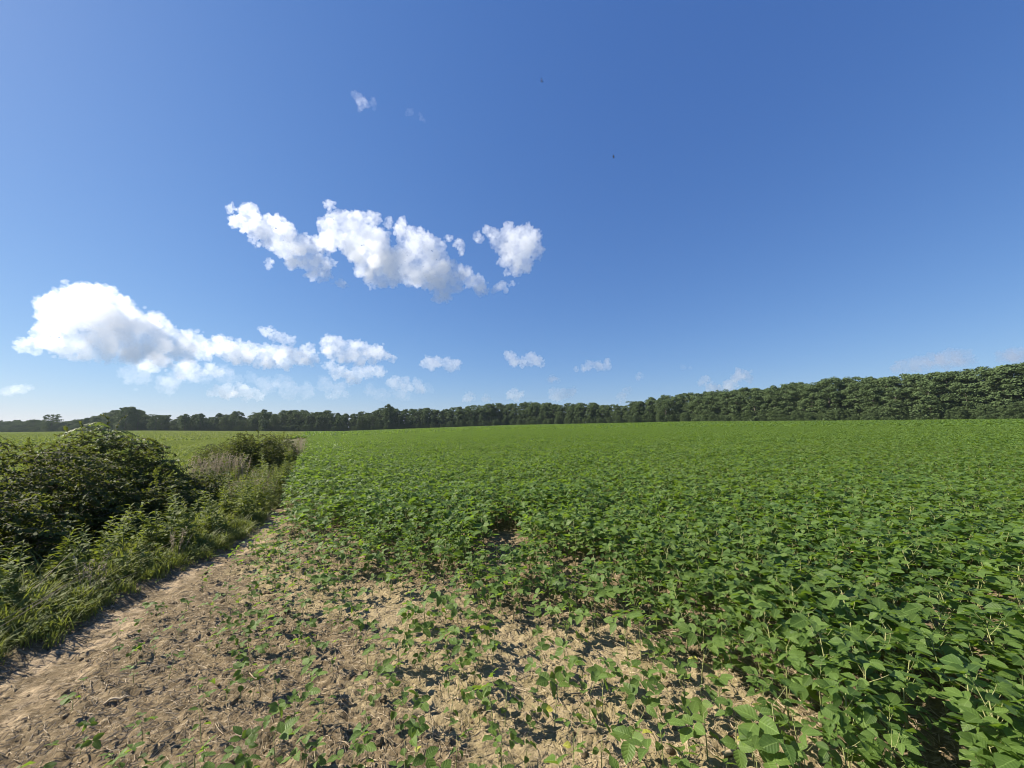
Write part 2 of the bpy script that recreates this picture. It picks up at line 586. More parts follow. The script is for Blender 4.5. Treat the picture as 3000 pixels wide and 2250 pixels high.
# ------------------------------------------------------------------ soybean leaves and plants
def leaflet(L=1., W=.62, fold=.25, curl=.25, seg=(.0, .22, .5, .78, 1.), prof=(0., .86, 1., .62, 0.)):
    """ovate blade along +X, folded at the midrib, bending down"""
    v = []
    for s, w in zip(seg, prof):
        x = s * L
        z = -curl * L * s * s
        h = W * L * .5 * w
        if w == 0:
            v.append((x, 0, z))
        else:
            rip = .03 * L * math.sin(s * 9)
            v += [(x, h, z + h * fold + rip), (x, 0, z), (x, -h, z + h * fold - rip)]
    f = [(0, 2, 1), (0, 3, 2)]
    k = 1
    for i in range(len(seg) - 3):
        f += [(k, k + 1, k + 4, k + 3), (k + 1, k + 2, k + 5, k + 4)]
        k += 3
    f += [(k, k + 1, k + 3), (k + 1, k + 2, k + 3)]
    v = np.array(v)
    uv = np.stack([v[:, 0] / L, np.sign(np.round(v[:, 1], 6)), 0 * v[:, 0]], -1)
    return v, f, uv

def add_leaflet(mb, M, rnd, W=.62, low=False, mat=0, tint=None):
    if low:
        v, f, uv = leaflet(1, W, rnd.uniform(.1, .5), rnd.uniform(.05, .4), (0, .5, 1.), (0, 1., 0))
    else:
        v, f, uv = leaflet(1, W, rnd.uniform(.1, .6), rnd.uniform(.0, .55))
    M = np.array(M)
    v = v @ M[:3, :3].T + M[:3, 3]
    mb.add(v, f, rnd.random() if tint is None else tint, mat, uv)

def trifoliate(seed, low=False, simple=False):
    """one soybean leaf, leaflets about 1 unit long: petiole from the origin, three leaflets at its end"""
    rnd = random.Random(seed)
    mb = MB()
    al_ = R(rnd.uniform(25, 62))
    pl = rnd.uniform(.9, 1.7) if not simple else .25
    P = Vector((math.cos(al_) * pl, 0, math.sin(al_) * pl))
    if not low:
        tube(mb, [(0, 0, 0), P * .55 + Vector((.06, 0, 0)), P], [.022, .018, .015], 3, .7, 1)
    base = min(1.25, rnd.random() * 1.2 - .1)
    def put(p, yaw, s, W):
        M = Matrix.Translation(p) @ Matrix.Rotation(yaw, 4, 'Z') @ Matrix.Rotation(R(rnd.uniform(-32, 30)), 4, 'Y') @ Matrix.Rotation(R(rnd.uniform(-35, 35)), 4, 'X') @ Matrix.Scale(s, 4)
        add_leaflet(mb, M, rnd, W, low, 0, min(1, max(0, base + rnd.uniform(-.2, .2))))
    if simple:
        put(P, 0, .9, .85)
    else:
        put(P + Vector((.22, 0, .05)), R(rnd.uniform(-12, 12)), 1.05, .66)
        put(P, R(rnd.uniform(55, 85)), .92, .64)
        put(P, -R(rnd.uniform(55, 85)), .92, .64)
    return mb

TRI = [trifoliate(100 + i) for i in range(7)]
SIM = [trifoliate(200 + i, simple=True) for i in range(3)]
TRI_ME = [m.mesh('soybean_leaf', [M_SOY, M_SOYSTEM]) for m in TRI]
SIM_ME = [m.mesh('soybean_leaf', [M_SOY, M_SOYSTEM]) for m in SIM]
SIM_YEL = [m.mesh('yellow_leaf', [M_YELLOW, M_SOYSTEM]) for m in SIM]

def soy_spec(seed, big):
    """stem polyline and leaves (kind, variant, matrix); plant about 1 unit tall"""
    rnd = random.Random(seed)
    lean = Vector((rnd.uniform(-.12, .12), rnd.uniform(-.12, .12), 1))
    H = rnd.uniform(.9, 1.08)
    stem = [Vector((lean.x * t * t, lean.y * t * t, t * H * .82)) for t in (0, .3, .6, 1)]
    leaves = []
    az = rnd.uniform(0, 6.28)
    if big:
        n = rnd.randint(11, 13)
        for i in range(n):
            t = .22 + .78 * i / (n - 1)
            p = Vector((lean.x * t * t, lean.y * t * t, t * H * .80))
            az += R(137 + rnd.uniform(-30, 30))
            s = rnd.uniform(.145, .205) * (1 - .25 * max(0, t - .75) * 4)
            M = Matrix.Translation(p) @ Matrix.Rotation(az, 4, 'Z') @ Matrix.Rotation(R(rnd.uniform(-15, 12)), 4, 'Y') @ Matrix.Scale(s, 4)
            leaves.append(('t', rnd.randrange(7), M))
    else:
        for k in (0, 1):
            p = Vector((0, 0, .42 * H))
            M = Matrix.Translation(p) @ Matrix.Rotation(az + k * math.pi + rnd.uniform(-.4, .4), 4, 'Z') @ Matrix.Rotation(R(rnd.uniform(0, 30)), 4, 'Y') @ Matrix.Scale(rnd.uniform(.19, .25), 4)
            leaves.append(('y' if rnd.random() < .22 else 's', rnd.randrange(3), M))
        az += 1.3
        n = rnd.randint(2, 4)
        for i in range(n):
            t = .62 + .38 * i / max(1, n - 1)
            p = Vector((lean.x * t * t, lean.y * t * t, t * H * .80))
            az += R(150 + rnd.uniform(-40, 40))
            s = rnd.uniform(.24, .36) * (1 - .3 * (t > .9))
            M = Matrix.Translation(p) @ Matrix.Rotation(az, 4, 'Z') @ Matrix.Rotation(R(rnd.uniform(-25, 15)), 4, 'Y') @ Matrix.Scale(s, 4)
            leaves.append(('t', rnd.randrange(7), M))
    return stem, leaves

def stem_mb(stem, r):
    mb = MB()
    tube(mb, stem, [r, r * .85, r * .7, r * .4], 4, .6)
    return mb

SPEC_BIG = [soy_spec(300 + i, True) for i in range(8)]
SPEC_SMALL = [soy_spec(400 + i, False) for i in range(10)]

def joined(spec, r):
    stem, leaves = spec
    mb = MB()
    tube(mb, stem, [r, r * .85, r * .7, r * .4], 4, .6, 1)
    for k, i, M in leaves:
        mb.add_mb((TRI if k == 't' else SIM)[i], M, random.uniform(-.15, .15))
    return mb.mesh('soybean_plant', [M_SOY, M_SOYSTEM])

JBIG = [joined(s, .011) for s in SPEC_BIG]
JSMALL = [joined(s, .014) for s in SPEC_SMALL]

def jgrid(x0, x1, y0, y1, step):
    gx, gy = np.meshgrid(np.arange(x0, x1, step), np.arange(y0, y1, step))
    gx = gx.ravel() + rng.uniform(-.5, .5, gx.size) * step
    gy = gy.ravel() + rng.uniform(-.5, .5, gy.size) * step
    return gx, gy

def in_view(x, y, margin=7.0, near=.2):
    ph = np.degrees(np.arctan2(x, y))
    return (np.abs(ph) < 53 + margin) | (np.hypot(x, y) < 2.2) & (y > -.3)

# ---- every plant within 26 m
gx, gy = jgrid(-26, 26, -.4, 26, .185)
# the thin headland was drilled in rows across the view
rk, rx_ = np.meshgrid(np.arange(-2, 30), np.arange(-6, 6, .105), indexing='ij')
sx = rx_.ravel() + rng.uniform(-.05, .05, rx_.size)
sy = rk.ravel() * .27 + .35 + .05 * sx + rng.normal(0, .022, rx_.size)
n_d = gx.size
gx, gy = np.concatenate([gx, sx]), np.concatenate([gy, sy])
drilled = np.arange(gx.size) >= n_d
r = np.hypot(gx, gy)
a, l = al(gx, gy)
dd = dense_dist(gx, gy)
openp = fbm(gx * .9, gy * .9, 55, 2)
hole = np.minimum(((gx - .85) / .65) ** 2 + ((gy - 4.45) / .42) ** 2, ((gx - 4.0) / .8) ** 2 + ((gy - 3.2) / .25) ** 2) < 1
keep_d = ~drilled & (dd > 0) & (l > bean_edge(a)) & ~((openp < .22) & (r < 6) & (dd > .3)) & ~(hole & (rng.random(gx.size) < .75))
dens_s = np.clip(.88 + dd * .11, .40, .88) * np.where(l < -.5, .5, 1.0) + (fbm(gx * 2.2, gy * 2.2, 58, 2) - .5) * 1.1
keep_s = drilled & (dd <= 0) & (l > bean_edge(a) + .12) & (rng.random(gx.size) < dens_s) & (dd > -3.4)
keep = (keep_d | keep_s) & (r < 26) & (r > np.where(dd > 0, .95, .9)) & in_view(gx, gy)
gx, gy, r, dd = gx[keep], gy[keep], r[keep], dd[keep]
gz = terrain(gx, gy)
grow = smooth(dd, -.1, 1.0)
hgt = np.where(dd > 0, .31 + .15 * grow, .175 + .06 * smooth(dd, -1.2, 0)) * rng.uniform(.82, 1.18, gx.size)
hgt = np.where(r < 2.2, np.minimum(hgt, .43), hgt)
hgt = hgt * np.where((dd < 0) & (al(gx, gy)[1] < -.4), .82, 1.0)
hgt = hgt * (.86 + .28 * fbm(gx * .45, gy * .45, 91, 2))
isbig = dd > .02
rotz = rng.uniform(0, 6.28, gx.size)

# the 300 that show largest, each a plant of its own with its leaves
depth = gy * math.cos(R(PITCH)) + (gz + hgt - EYE) * math.sin(R(PITCH))
px = 1500 + 1127 * gx / np.maximum(depth, .05)
py = hor(px) - 1127 * (gz + hgt * .6 - EYE) / np.maximum(depth, .05)
infr = (depth > .3) & (px > -60) & (px < 3060) & (py < 2330)
sizepx = np.where(infr, hgt / np.maximum(depth, .3), 0)
order = np.argsort(-sizepx)[:298]
single = np.zeros(gx.size, bool)
single[order] = True

def make_plant(spec, big):
    root = link('soybean_plant', None)
    stem, leaves = spec
    link('stem', stem_mb(stem, .011 if big else .014).mesh('stem', [M_SOYSTEM]), root)
    for k, i, M in leaves:
        o = link('leaf' if k != 'y' else 'yellow_leaf', {'t': TRI_ME, 's': SIM_ME, 'y': SIM_YEL}[k][i], root)
        o.matrix_local = M
        if k == 'y':
            o['label'] = 'yellowed lower leaf'
    return root

PB = [make_plant(s, True) for s in SPEC_BIG]
PS = [make_plant(s, False) for s in SPEC_SMALL]
used = set()
for i in order:
    big = bool(isbig[i])
    k = int(rng.integers(0, 8 if big else 10))
    src = (PB if big else PS)[k]
    if (big, k) not in used:
        used.add((big, k))
        root = src
    else:
        root = link_copy(src)
        for ch in src.children:
            link_copy(ch, root)
    root.location = (gx[i], gy[i], gz[i] - .005)
    root.rotation_euler = (0, 0, rotz[i])
    s = float(hgt[i])
    root.scale = (s, s, s)
    has_y = any(c.name.startswith('yellow') for c in root.children)
    X, Yp = px[i], py[i]
    if big:
        rowt = [t for q, t in ((0, 'far back'), (1620, 'some steps in'), (1760, 'behind the front edge'), (1900, 'among large near leaves'), (2050, 'close to the bottom edge')) if Yp >= q][-1]
        colt = [t for q, t in ((-999, 'left above the bare patch'), (1100, 'behind the wide bare patch'), (1500, 'above the pale crusted soil'), (1900, 'where the bare patch narrows'), (2150, 'above the thick dark stick'), (2400, 'right of the thick dark stick'), (2650, 'well right of the bare soil'), (2850, 'beside the right edge')) if X >= q][-1]
        what = 'tall leafy soybean plant' if dd[i] > .9 else 'leafy edge soybean plant'
        lab = f'{what}, {rowt}, {colt}'
        grp = 'soybean plants ' + rowt + ' ' + colt
    else:
        rowt = [t for q, t in ((0, 'near the dense stand'), (1850, 'mid bare patch'), (2000, 'on the near bare soil'), (2130, 'at the bottom edge')) if Yp >= q][-1]
        colt = [t for q, t in ((-999, 'beside the light path'), (450, 'by the slanted pale stalk'), (900, 'left of the pale crusted soil'), (1350, 'on the pale crusted soil'), (1700, 'around the crooked dark twig'), (2000, 'left of the thick dark stick'), (2200, 'right of the thick dark stick')) if X >= q][-1]
        what = 'soybean seedling with yellowed leaf' if has_y else 'small green soybean seedling'
        lab = f'{what}, {rowt}, {colt}'
        grp = ('yellow-leaved seedlings ' if has_y else 'green seedlings ') + rowt + ' ' + colt
    tag(root, lab, 'soybean plant', grp)
for big, lst in ((True, PB), (False, PS)):
    for k, o in enumerate(lst):
        if (big, k) not in used:
            for ch in list(o.children):
                bpy.data.objects.remove(ch)
            bpy.data.objects.remove(o)

rest = ~single
tilt = rng.uniform(-.15, .15, (gx.size, 2))
def crop_scatter(name, m, meshes, label):
    o = scatter(name, np.stack([gx, gy, gz - .005], -1)[m], np.stack([tilt[:, 0], tilt[:, 1], rotz], -1)[m], hgt[m], meshes, M_SOY)
    tag(o, label, 'crop')
crop_scatter('soybean_crop', rest & isbig, JBIG, 'dense green soybean crop covering the field beyond the nearest plants')
crop_scatter('soybean_seedlings', rest & ~isbig, JSMALL, 'thin scatter of smaller soybean seedlings on bare soil by the path')

# ---- 26 to 75 m: square metres of simplified plants; beyond: coarser canopy
def patch_mesh(seed, size, nplants, H, leafL, per, mat, low=True):
    rnd = random.Random(seed)
    mb = MB()
    for _ in range(nplants):
        x, y = rnd.uniform(-size / 2, size / 2), rnd.uniform(-size / 2, size / 2)
        h = H * rnd.uniform(.75, 1.12)
        base = rnd.random()
        for k in range(per):
            t = rnd.uniform(.45, 1)
            M = Matrix.Translation((x + rnd.gauss(0, leafL * .9), y + rnd.gauss(0, leafL * .9), h * t)) @ Matrix.Rotation(rnd.uniform(0, 6.28), 4, 'Z') @ Matrix.Rotation(R(rnd.uniform(-45, 40)), 4, 'Y') @ Matrix.Rotation(R(rnd.uniform(-40, 40)), 4, 'X') @ Matrix.Scale(leafL * rnd.uniform(.8, 1.15), 4)
            add_leaflet(mb, M, rnd, .7, low, 0, min(1, max(0, base * 1.3 - .15 + rnd.uniform(-.2, .2))))
    return mb.mesh('canopy_patch', [mat])

def ring(r0, r1, step, cond):
    x, y = jgrid(-r1, r1, -5, r1, step)
    rr = np.hypot(x, y)
    aa, ll = al(x, y)
    m = (rr >= r0) & (rr < r1) & in_view(x, y, 6) & cond(x, y, aa, ll)
    return x[m], y[m]

EDGE = np.array([(-760, 470), (-532, 400), (-293, 300), (-129, 290), (0, 277), (94, 212), (146, 110), (175, 20), (190, -60)], float)
def before_wood(x, y):
    ph = np.degrees(np.arctan2(x, y))
    ep = np.degrees(np.arctan2(EDGE[:, 0], EDGE[:, 1]))
    return np.hypot(x, y) < np.interp(ph, ep, np.hypot(EDGE[:, 0], EDGE[:, 1]))

cond_b = lambda x, y, a, l: (l > bean_edge(a) + .35) & before_wood(x, y)
def crop_ring(name, r0, r1, step, meshes, mat, cond, label):
    x, y = ring(r0, r1, step, cond)
    n = len(x)
    rot = np.zeros((n, 3))
    rot[:, 2] = rng.integers(0, 4, n) * math.pi / 2 + rng.uniform(-.3, .3, n)
    o = scatter(name, np.stack([x, y, terrain(x, y)], -1), rot, rng.uniform(.9, 1.12, n), meshes, mat)
    tag(o, label, 'crop')

P1 = [patch_mesh(500 + i, 1.15, 26, .48, .10, 15, M_SOY) for i in range(5)]
crop_ring('soybean_crop_beyond', 25.5, 75, 1.0, P1, M_SOY, cond_b, 'middle distance of the soybean field, a closed green canopy')
P2 = [patch_mesh(520 + i, 4.6, 130, .52, .32, 6, M_SOY) for i in range(5)]
crop_ring('soybean_crop_far', 74, 300, 4.0, P2, M_SOY, cond_b, 'far soybean canopy running up to the forest edge')

# pale crop of the neighbouring field beyond the hedge
def blade_patch(seed, size, n, H, w, mat):
    rnd = random.Random(seed)
    mb = MB()
    for _ in range(n):
        x, y = rnd.uniform(-size / 2, size / 2), rnd.uniform(-size / 2, size / 2)
        h = H * rnd.uniform(.5, 1.1)
        az = rnd.uniform(0, 6.28)
        dx, dy = math.cos(az) * h * .45, math.sin(az) * h * .45
        ox, oy = -math.sin(az) * w, math.cos(az) * w
        v = [(x - ox * .4, y - oy * .4, 0), (x + ox * .4, y + oy * .4, 0), (x + dx * .5 + ox, y + dy * .5 + oy, h * .7), (x + dx * .5 - ox, y + dy * .5 - oy, h * .7), (x + dx, y + dy, h * .9)]
        mb.add(v, [(0, 1, 2, 3), (3, 2, 4)], rnd.random())
    return mb.mesh('blade_patch', [mat])

LW = -3.2
cond_l = lambda x, y, a, l: (l < grass_edge(a) + LW) & before_wood(x, y)
B1 = [blade_patch(540 + i, 1.4, 420, .40, .020, M_FARCROP) for i in range(4)]
crop_ring('pale_crop', 3, 60, 1.15, B1, M_FARCROP, cond_l, 'pale green crop in the neighbouring field behind the hedge')
B2 = [blade_patch(550 + i, 5.2, 900, .42, .09, M_FARCROP) for i in range(4)]
crop_ring('pale_crop_far', 59, 620, 4.6, B2, M_FARCROP, cond_l, 'far strip of the pale green neighbouring field below the trees')

# ------------------------------------------------------------------ forest edge: every tree its own thing
def tree_meshes(seed, W, lobes, cards, card, low=.05, top_round=1.0):
    """crown and trunk of a tree 1 unit tall; leaf sprays gathered on lobes so that light and dark clumps and gaps form"""
    rnd = np.random.default_rng(seed)
    mb = MB()
    L = []
    for i in range(lobes):
        t = rnd.uniform(low, .93)
        env = (W * .5 * (1 - max(0, (t - .42) / .62) ** (2.1 * top_round)) ** .5) if t > .42 else W * .5 * (.82 + .18 * t / .42)
        an = rnd.uniform(0, 6.28)
        q = env * math.sqrt(rnd.uniform(.1, 1)) * .80
        rad = rnd.uniform(.05, .115) * (1.15 - .45 * t)
        L.append((q * math.cos(an), q * math.sin(an), max(rad * .8, t), rad))
    L.append((0, 0, .90, .085))
    per = cards // len(L)
    vs, fs, ts = [], [], []
    n = 0
    for (x, y, z, rad) in L:
        tone = rnd.uniform(.1, .8)
        d = rnd.normal(size=(per, 3))
        d /= np.linalg.norm(d, axis=1)[:, None]
        d[:, 2] = np.where(d[:, 2] < -.35, -d[:, 2], d[:, 2])
        rr = rad * rnd.uniform(.55, 1.12, per)
        c = np.array([x, y, z]) + d * rr[:, None] * np.array([1.12, 1.12, .86])
        nrm = d + rnd.normal(scale=.55, size=(per, 3))
        nrm /= np.linalg.norm(nrm, axis=1)[:, None]
        t1 = np.cross(nrm, rnd.normal(size=(per, 3)))
        t1 /= np.linalg.norm(t1, axis=1)[:, None]
        t2 = np.cross(nrm, t1)
        s = card * rnd.uniform(.6, 1.35, per)[:, None]
        p0 = c - t1 * s
        p1 = c + t2 * s * .6 + nrm * s * .12
        p2 = c + t1 * s
        p3 = c - t2 * s * .6 + nrm * s * .12
        vs.append(np.stack([p0, p1, p2, p3], 1).reshape(-1, 3))
        for k in range(per):
            b = n + 4 * k
            fs.append((b, b + 1, b + 2, b + 3))
        ts.extend(np.clip(tone + rnd.uniform(-.25, .25, per), 0, 1))
        n += 4 * per
    mb.v = [np.concatenate(vs)]
    mb.f, mb.t, mb.m, mb.n = fs, ts, [0] * len(fs), n
    crown = mb.mesh('crown', [M_TREE], False)
    tb = MB()
    tube(tb, [(0, 0, -.03), (.004, .003, .2), (-.004, 0, .5), (0, .004, .8)], [.02, .015, .011, .004], 6, .5)
    for i in range(6):
        x, y, z, rad = L[rnd.integers(0, len(L))]
        z0 = max(.12, z - .22)
        tube(tb, [(0, 0, z0), (x * .5, y * .5, z0 + (z - z0) * .6), (x, y, z)], [.008, .006, .002], 4, .5)
    return crown, tb.mesh('trunk', [M_BARK])

KINDS = [tree_meshes(600, .62, 74, 9000, .016), tree_meshes(601, .80, 92, 10000, .015), tree_meshes(602, .52, 60, 8000, .016), tree_meshes(603, .70, 80, 9000, .015),
         tree_meshes(604, .58, 70, 8000, .017, .05, .7), tree_meshes(605, .90, 100, 10500, .014, .05, 1.3), tree_meshes(606, .46, 56, 7500, .017, .05, .6), tree_meshes(607, .66, 76, 9000, .016)]
SKYLINE = np.array([(-400, 1225), (0, 1232), (120, 1230), (200, 1234), (230, 1226), (300, 1214), (340, 1198), (372, 1190), (410, 1196), (440, 1218), (460, 1212), (490, 1216), (512, 1228), (545, 1212), (590, 1212),
                    (612, 1224), (650, 1210), (700, 1206), (725, 1220), (775, 1200), (800, 1212), (830, 1200), (870, 1197), (905, 1206), (960, 1201), (1000, 1210), (1060, 1206), (1100, 1198), (1140, 1188), (1170, 1202),
                    (1240, 1194), (1300, 1197), (1400, 1184), (1500, 1179), (1600, 1176), (1640, 1182), (1700, 1176), (1800, 1182), (1845, 1188), (1860, 1170), (1960, 1155), (2050, 1150), (2150, 1142), (2250, 1132), (2300, 1127),
                    (2400, 1122), (2440, 1105), (2550, 1110), (2650, 1100), (2750, 1096), (2850, 1084), (2900, 1070), (3000, 1061), (3400, 1010)], float)

def place_tree(x, y, h, k, label, group, sway=1.0):
    root = link('tree', None, loc=(x, y, tz(x, y) - .1))
    root.rotation_euler = (0, 0, rng.uniform(0, 6.28))
    root.scale = (h * sway, h * sway, h)
    tag(root, label, 'tree', group)
    link('crown', KINDS[k][0], root)
    link('trunk', KINDS[k][1], root)
    return root

seg = np.hypot(*(EDGE[1:] - EDGE[:-1]).T)
cum = np.concatenate([[0], np.cumsum(seg)])
def edge_at(s):
    return np.interp(s, cum, EDGE[:, 0]), np.interp(s, cum, EDGE[:, 1])
def edge_out(s):
    x0, y0 = edge_at(s - 4)
    x1, y1 = edge_at(s + 4)
    d = np.array([x1 - x0, y1 - y0])
    d /= np.hypot(*d)
    n = np.array([-d[1], d[0]])
    p = np.array(edge_at(s))
    return n if n @ p > 0 else -n

def sky_height(x, y):
    p = 1500 + 1127 * x / max(y, 5)
    yt = np.interp(p, SKYLINE[:, 0], SKYLINE[:, 1])
    return EYE + (hor(p) - yt) / 1127 * y - tz(x, y), p

MARKS = [(-900, 'at the far left end of the low treeline'), (110, 'beside the flat-topped tree on the left'), (215, 'between the flat-topped tree and the largest domed tree'),
         (330, 'close around the largest domed tree'), (430, 'beside the lower domed tree'), (500, 'left of the two close peaks behind the pale field'), (530, 'around the two close peaks behind the pale field'),
         (625, 'just right of the two close peaks'), (690, 'left of the slender knob-topped tree'), (755, 'beside the slender knob-topped tree'), (810, 'above the far end of the weedy strip'),
         (880, 'where the soybean rows meet the treeline'), (960, 'in the forest edge left of the tall ragged tree'), (1060, 'just left of the tall ragged tree'), (1130, 'around the tall ragged tree'),
         (1190, 'right of the tall ragged tree'), (1280, 'under the twin-humped small cloud'), (1370, 'left of the saddle-shaped cloud'), (1450, 'under the saddle-shaped cloud'), (1560, 'right of the saddle-shaped cloud'),
         (1650, 'under the two-knobbed cloud'), (1750, 'right of the two-knobbed cloud'), (1840, 'where the forest bank starts to rise'), (1930, 'low on the rising forest bank'), (2030, 'left of the bright puff on the treetops'),
         (2110, 'under the bright puff on the treetops'), (2190, 'right of the bright puff on the treetops'), (2290, 'halfway up the rising forest bank'), (2400, 'beside the bushy top sticking out'),
         (2490, 'right of the bushy top sticking out'), (2600, 'left end under the long pale cloud'), (2700, 'under the middle of the long pale cloud'), (2800, 'right end under the long pale cloud'), (2890, 'at the tall right end of the forest bank'), (2960, 'cut by the right edge of the view')]
def mark(p):
    return [t for x, t in MARKS if p >= x][-1]
deep = []
for row, (off, step, f0, f1) in enumerate(((0, 7.0, .58, .88), (5, 7.2, .84, 1.02), (11, 6.4, .88, 1.03), (22, 10.0, .86, 1.0))):
    s = 40.0
    while s < cum[-1] - 25:
        ex, ey = edge_at(s)
        n = edge_out(s)
        x, y = ex + n[0] * (off + rng.uniform(-2, 2)), ey + n[1] * (off + rng.uniform(-2, 2))
        far = math.hypot(x, y) > 420
        ph = abs(math.degrees(math.atan2(x, y)))
        if ph < 58:
            h, p = sky_height(x, y)
            rt = smooth(np.array(p), 1700., 2300.)
            h = max(4.0, h * rng.uniform(f0 + (f1 - f0) * .45 * rt, f1) * (1 + .05 * rt) + rng.normal(0, .45) * min(row, 1) * (1 - .6 * rt))
            k, sway = int(rng.integers(0, 8)), (rng.uniform(.95, 1.2) + .25 * float(rt)) * max(1.0, 10.0 / max(h, 7))
            if row < 2 and ph < 53.6:
                shape = ('rounded', 'broad', 'slim', 'bushy', 'tapering', 'low-domed', 'narrow', 'full')[k]
                lab = f'{shape} dark green tree, ' + ('front rank, ' if row == 0 else 'second rank, ') + mark(p)
                place_tree(x, y, h, k, lab, ('front trees ' if row == 0 else 'second-rank trees ') + mark(p), sway)
            else:
                deep.append((x, y, tz(x, y) - .1, h, sway, k))
        s += step * (1.3 if far else 1.0) * rng.uniform(.75, 1.25)
deep = np.array(deep)
# shrubs at the foot of the wood
us = np.arange(40, cum[-1] - 25, 1.4) + rng.uniform(-.8, .8, len(np.arange(40, cum[-1] - 25, 1.4)))
up = np.array([np.array(edge_at(q)) - edge_out(q) * rng.uniform(1.5, 5) for q in us])
o = scatter('undergrowth', np.stack([up[:, 0], up[:, 1], terrain(up[:, 0], up[:, 1]) - .3], -1), np.stack([0 * us, 0 * us, rng.uniform(0, 6.28, len(us))], -1), rng.uniform(2.4, 6.0, len(us)), [KINDS[k][0] for k in (1, 5, 3)], M_TREE)
tag(o, 'low green undergrowth along the foot of the forest edge', 'undergrowth')
o = scatter('woodland', deep[:, :3], np.stack([0 * deep[:, 0], 0 * deep[:, 0], rng.uniform(0, 6.28, len(deep))], -1), deep[:, 3], [k[0] for k in KINDS], M_TREE, idx=deep[:, 5])
tag(o, 'depth of the dark green wood behind the trees of its edge', 'woodland')

# trees that stand out of the skyline
def special(pxx, ytop, depth_, k, sway, label):
    x = (pxx - 1500) / 1127 * depth_
    h = EYE + (hor(pxx) - ytop) / 1127 * depth_ - tz(x, depth_)
    place_tree(x, depth_, h, k, label, None, sway)
special(157, 1212, 345, 5, 1.0, 'flat-topped tree rising above the low left end of the treeline')
special(372, 1190, 290, 3, 1.05, 'largest broad domed tree over the hedge, left of the others')
special(460, 1213, 288, 5, 1.0, 'lower domed tree just right of the largest domed tree')
special(545, 1211, 290, 2, 1.0, 'narrow tree, one of two close peaks behind the pale field')
special(408, 1198, 293, 7, .95, 'right shoulder of the largest domed tree, a rounded crown leaning on it')
special(590, 1210, 292, 6, 1.1, 'rounded tree, right one of two close peaks behind the pale field')
special(775, 1198, 286, 6, .9, 'slender tree with a knob-like top behind the pale field')
special(1138, 1182, 283, 2, .85, 'tall ragged tree standing above its neighbours in the middle forest edge')
special(2448, 1104, 165, 3, 1.0, 'tree with a bushy top sticking out of the right forest bank')

# ------------------------------------------------------------------ hedge: bushes, weeds, grass along the path
def leafy_twig(seed, mat_leaf, n=20, L=.34, leaf=.050, W=.6):
    rnd = random.Random(seed)
    mb = MB()
    pts = [Vector((0, 0, 0)), Vector((L * .4, rnd.uniform(-.03, .03), .04)), Vector((L * .75, rnd.uniform(-.05, .05), .04)), Vector((L, rnd.uniform(-.07, .07), -.01))]
    tube(mb, pts, [.005, .004, .003, .0015], 3, .4, 1)
    base = rnd.random()
    for i in range(n):
        t = .1 + .9 * i / (n - 1)
        k = min(2, int(t * 3))
        p = pts[k].lerp(pts[k + 1], min(1, t * 3 - k))
        side = 1 if i % 2 else -1
        s = leaf * rnd.uniform(.7, 1.25)
        M = Matrix.Translation(p) @ Matrix.Rotation(side * R(rnd.uniform(30, 85)), 4, 'Z') @ Matrix.Rotation(R(rnd.uniform(-25, 35)), 4, 'Y') @ Matrix.Rotation(R(rnd.uniform(-40, 40)), 4, 'X') @ Matrix.Scale(s, 4)
        add_leaflet(mb, M, rnd, W, False, 0, min(1, max(0, base + rnd.uniform(-.3, .3))))
    return mb

def pinnate(seed):
    rnd = random.Random(seed)
    mb = MB()
    L = .42
    pts = [Vector((L * t, 0, .10 * t - .22 * t * t)) for t in (0, .33, .66, 1)]
    tube(mb, pts, [.004, .003, .0025, .001], 3, .5, 1)
    for i in range(8):
        t = .2 + .8 * i / 7
        p = Vector((L * t, 0, .10 * t - .22 * t * t))
        for side in (1, -1):
            M = Matrix.Translation(p) @ Matrix.Rotation(side * R(rnd.uniform(55, 75)), 4, 'Z') @ Matrix.Rotation(R(rnd.uniform(0, 30)), 4, 'Y') @ Matrix.Rotation(R(rnd.uniform(-25, 25)), 4, 'X') @ Matrix.Scale(rnd.uniform(.075, .10), 4)
            add_leaflet(mb, M, rnd, .42, False, 0)
    return mb

TWIGS = [leafy_twig(700 + i, M_BUSH) for i in range(6)]
TWIG_ME = [t.mesh('leafy_twig', [M_BUSH, M_TWIG]) for t in TWIGS]
PIN_ME = [pinnate(720 + i).mesh('pinnate_leaf', [M_SUMAC, M_TWIG]) for i in range(4)]

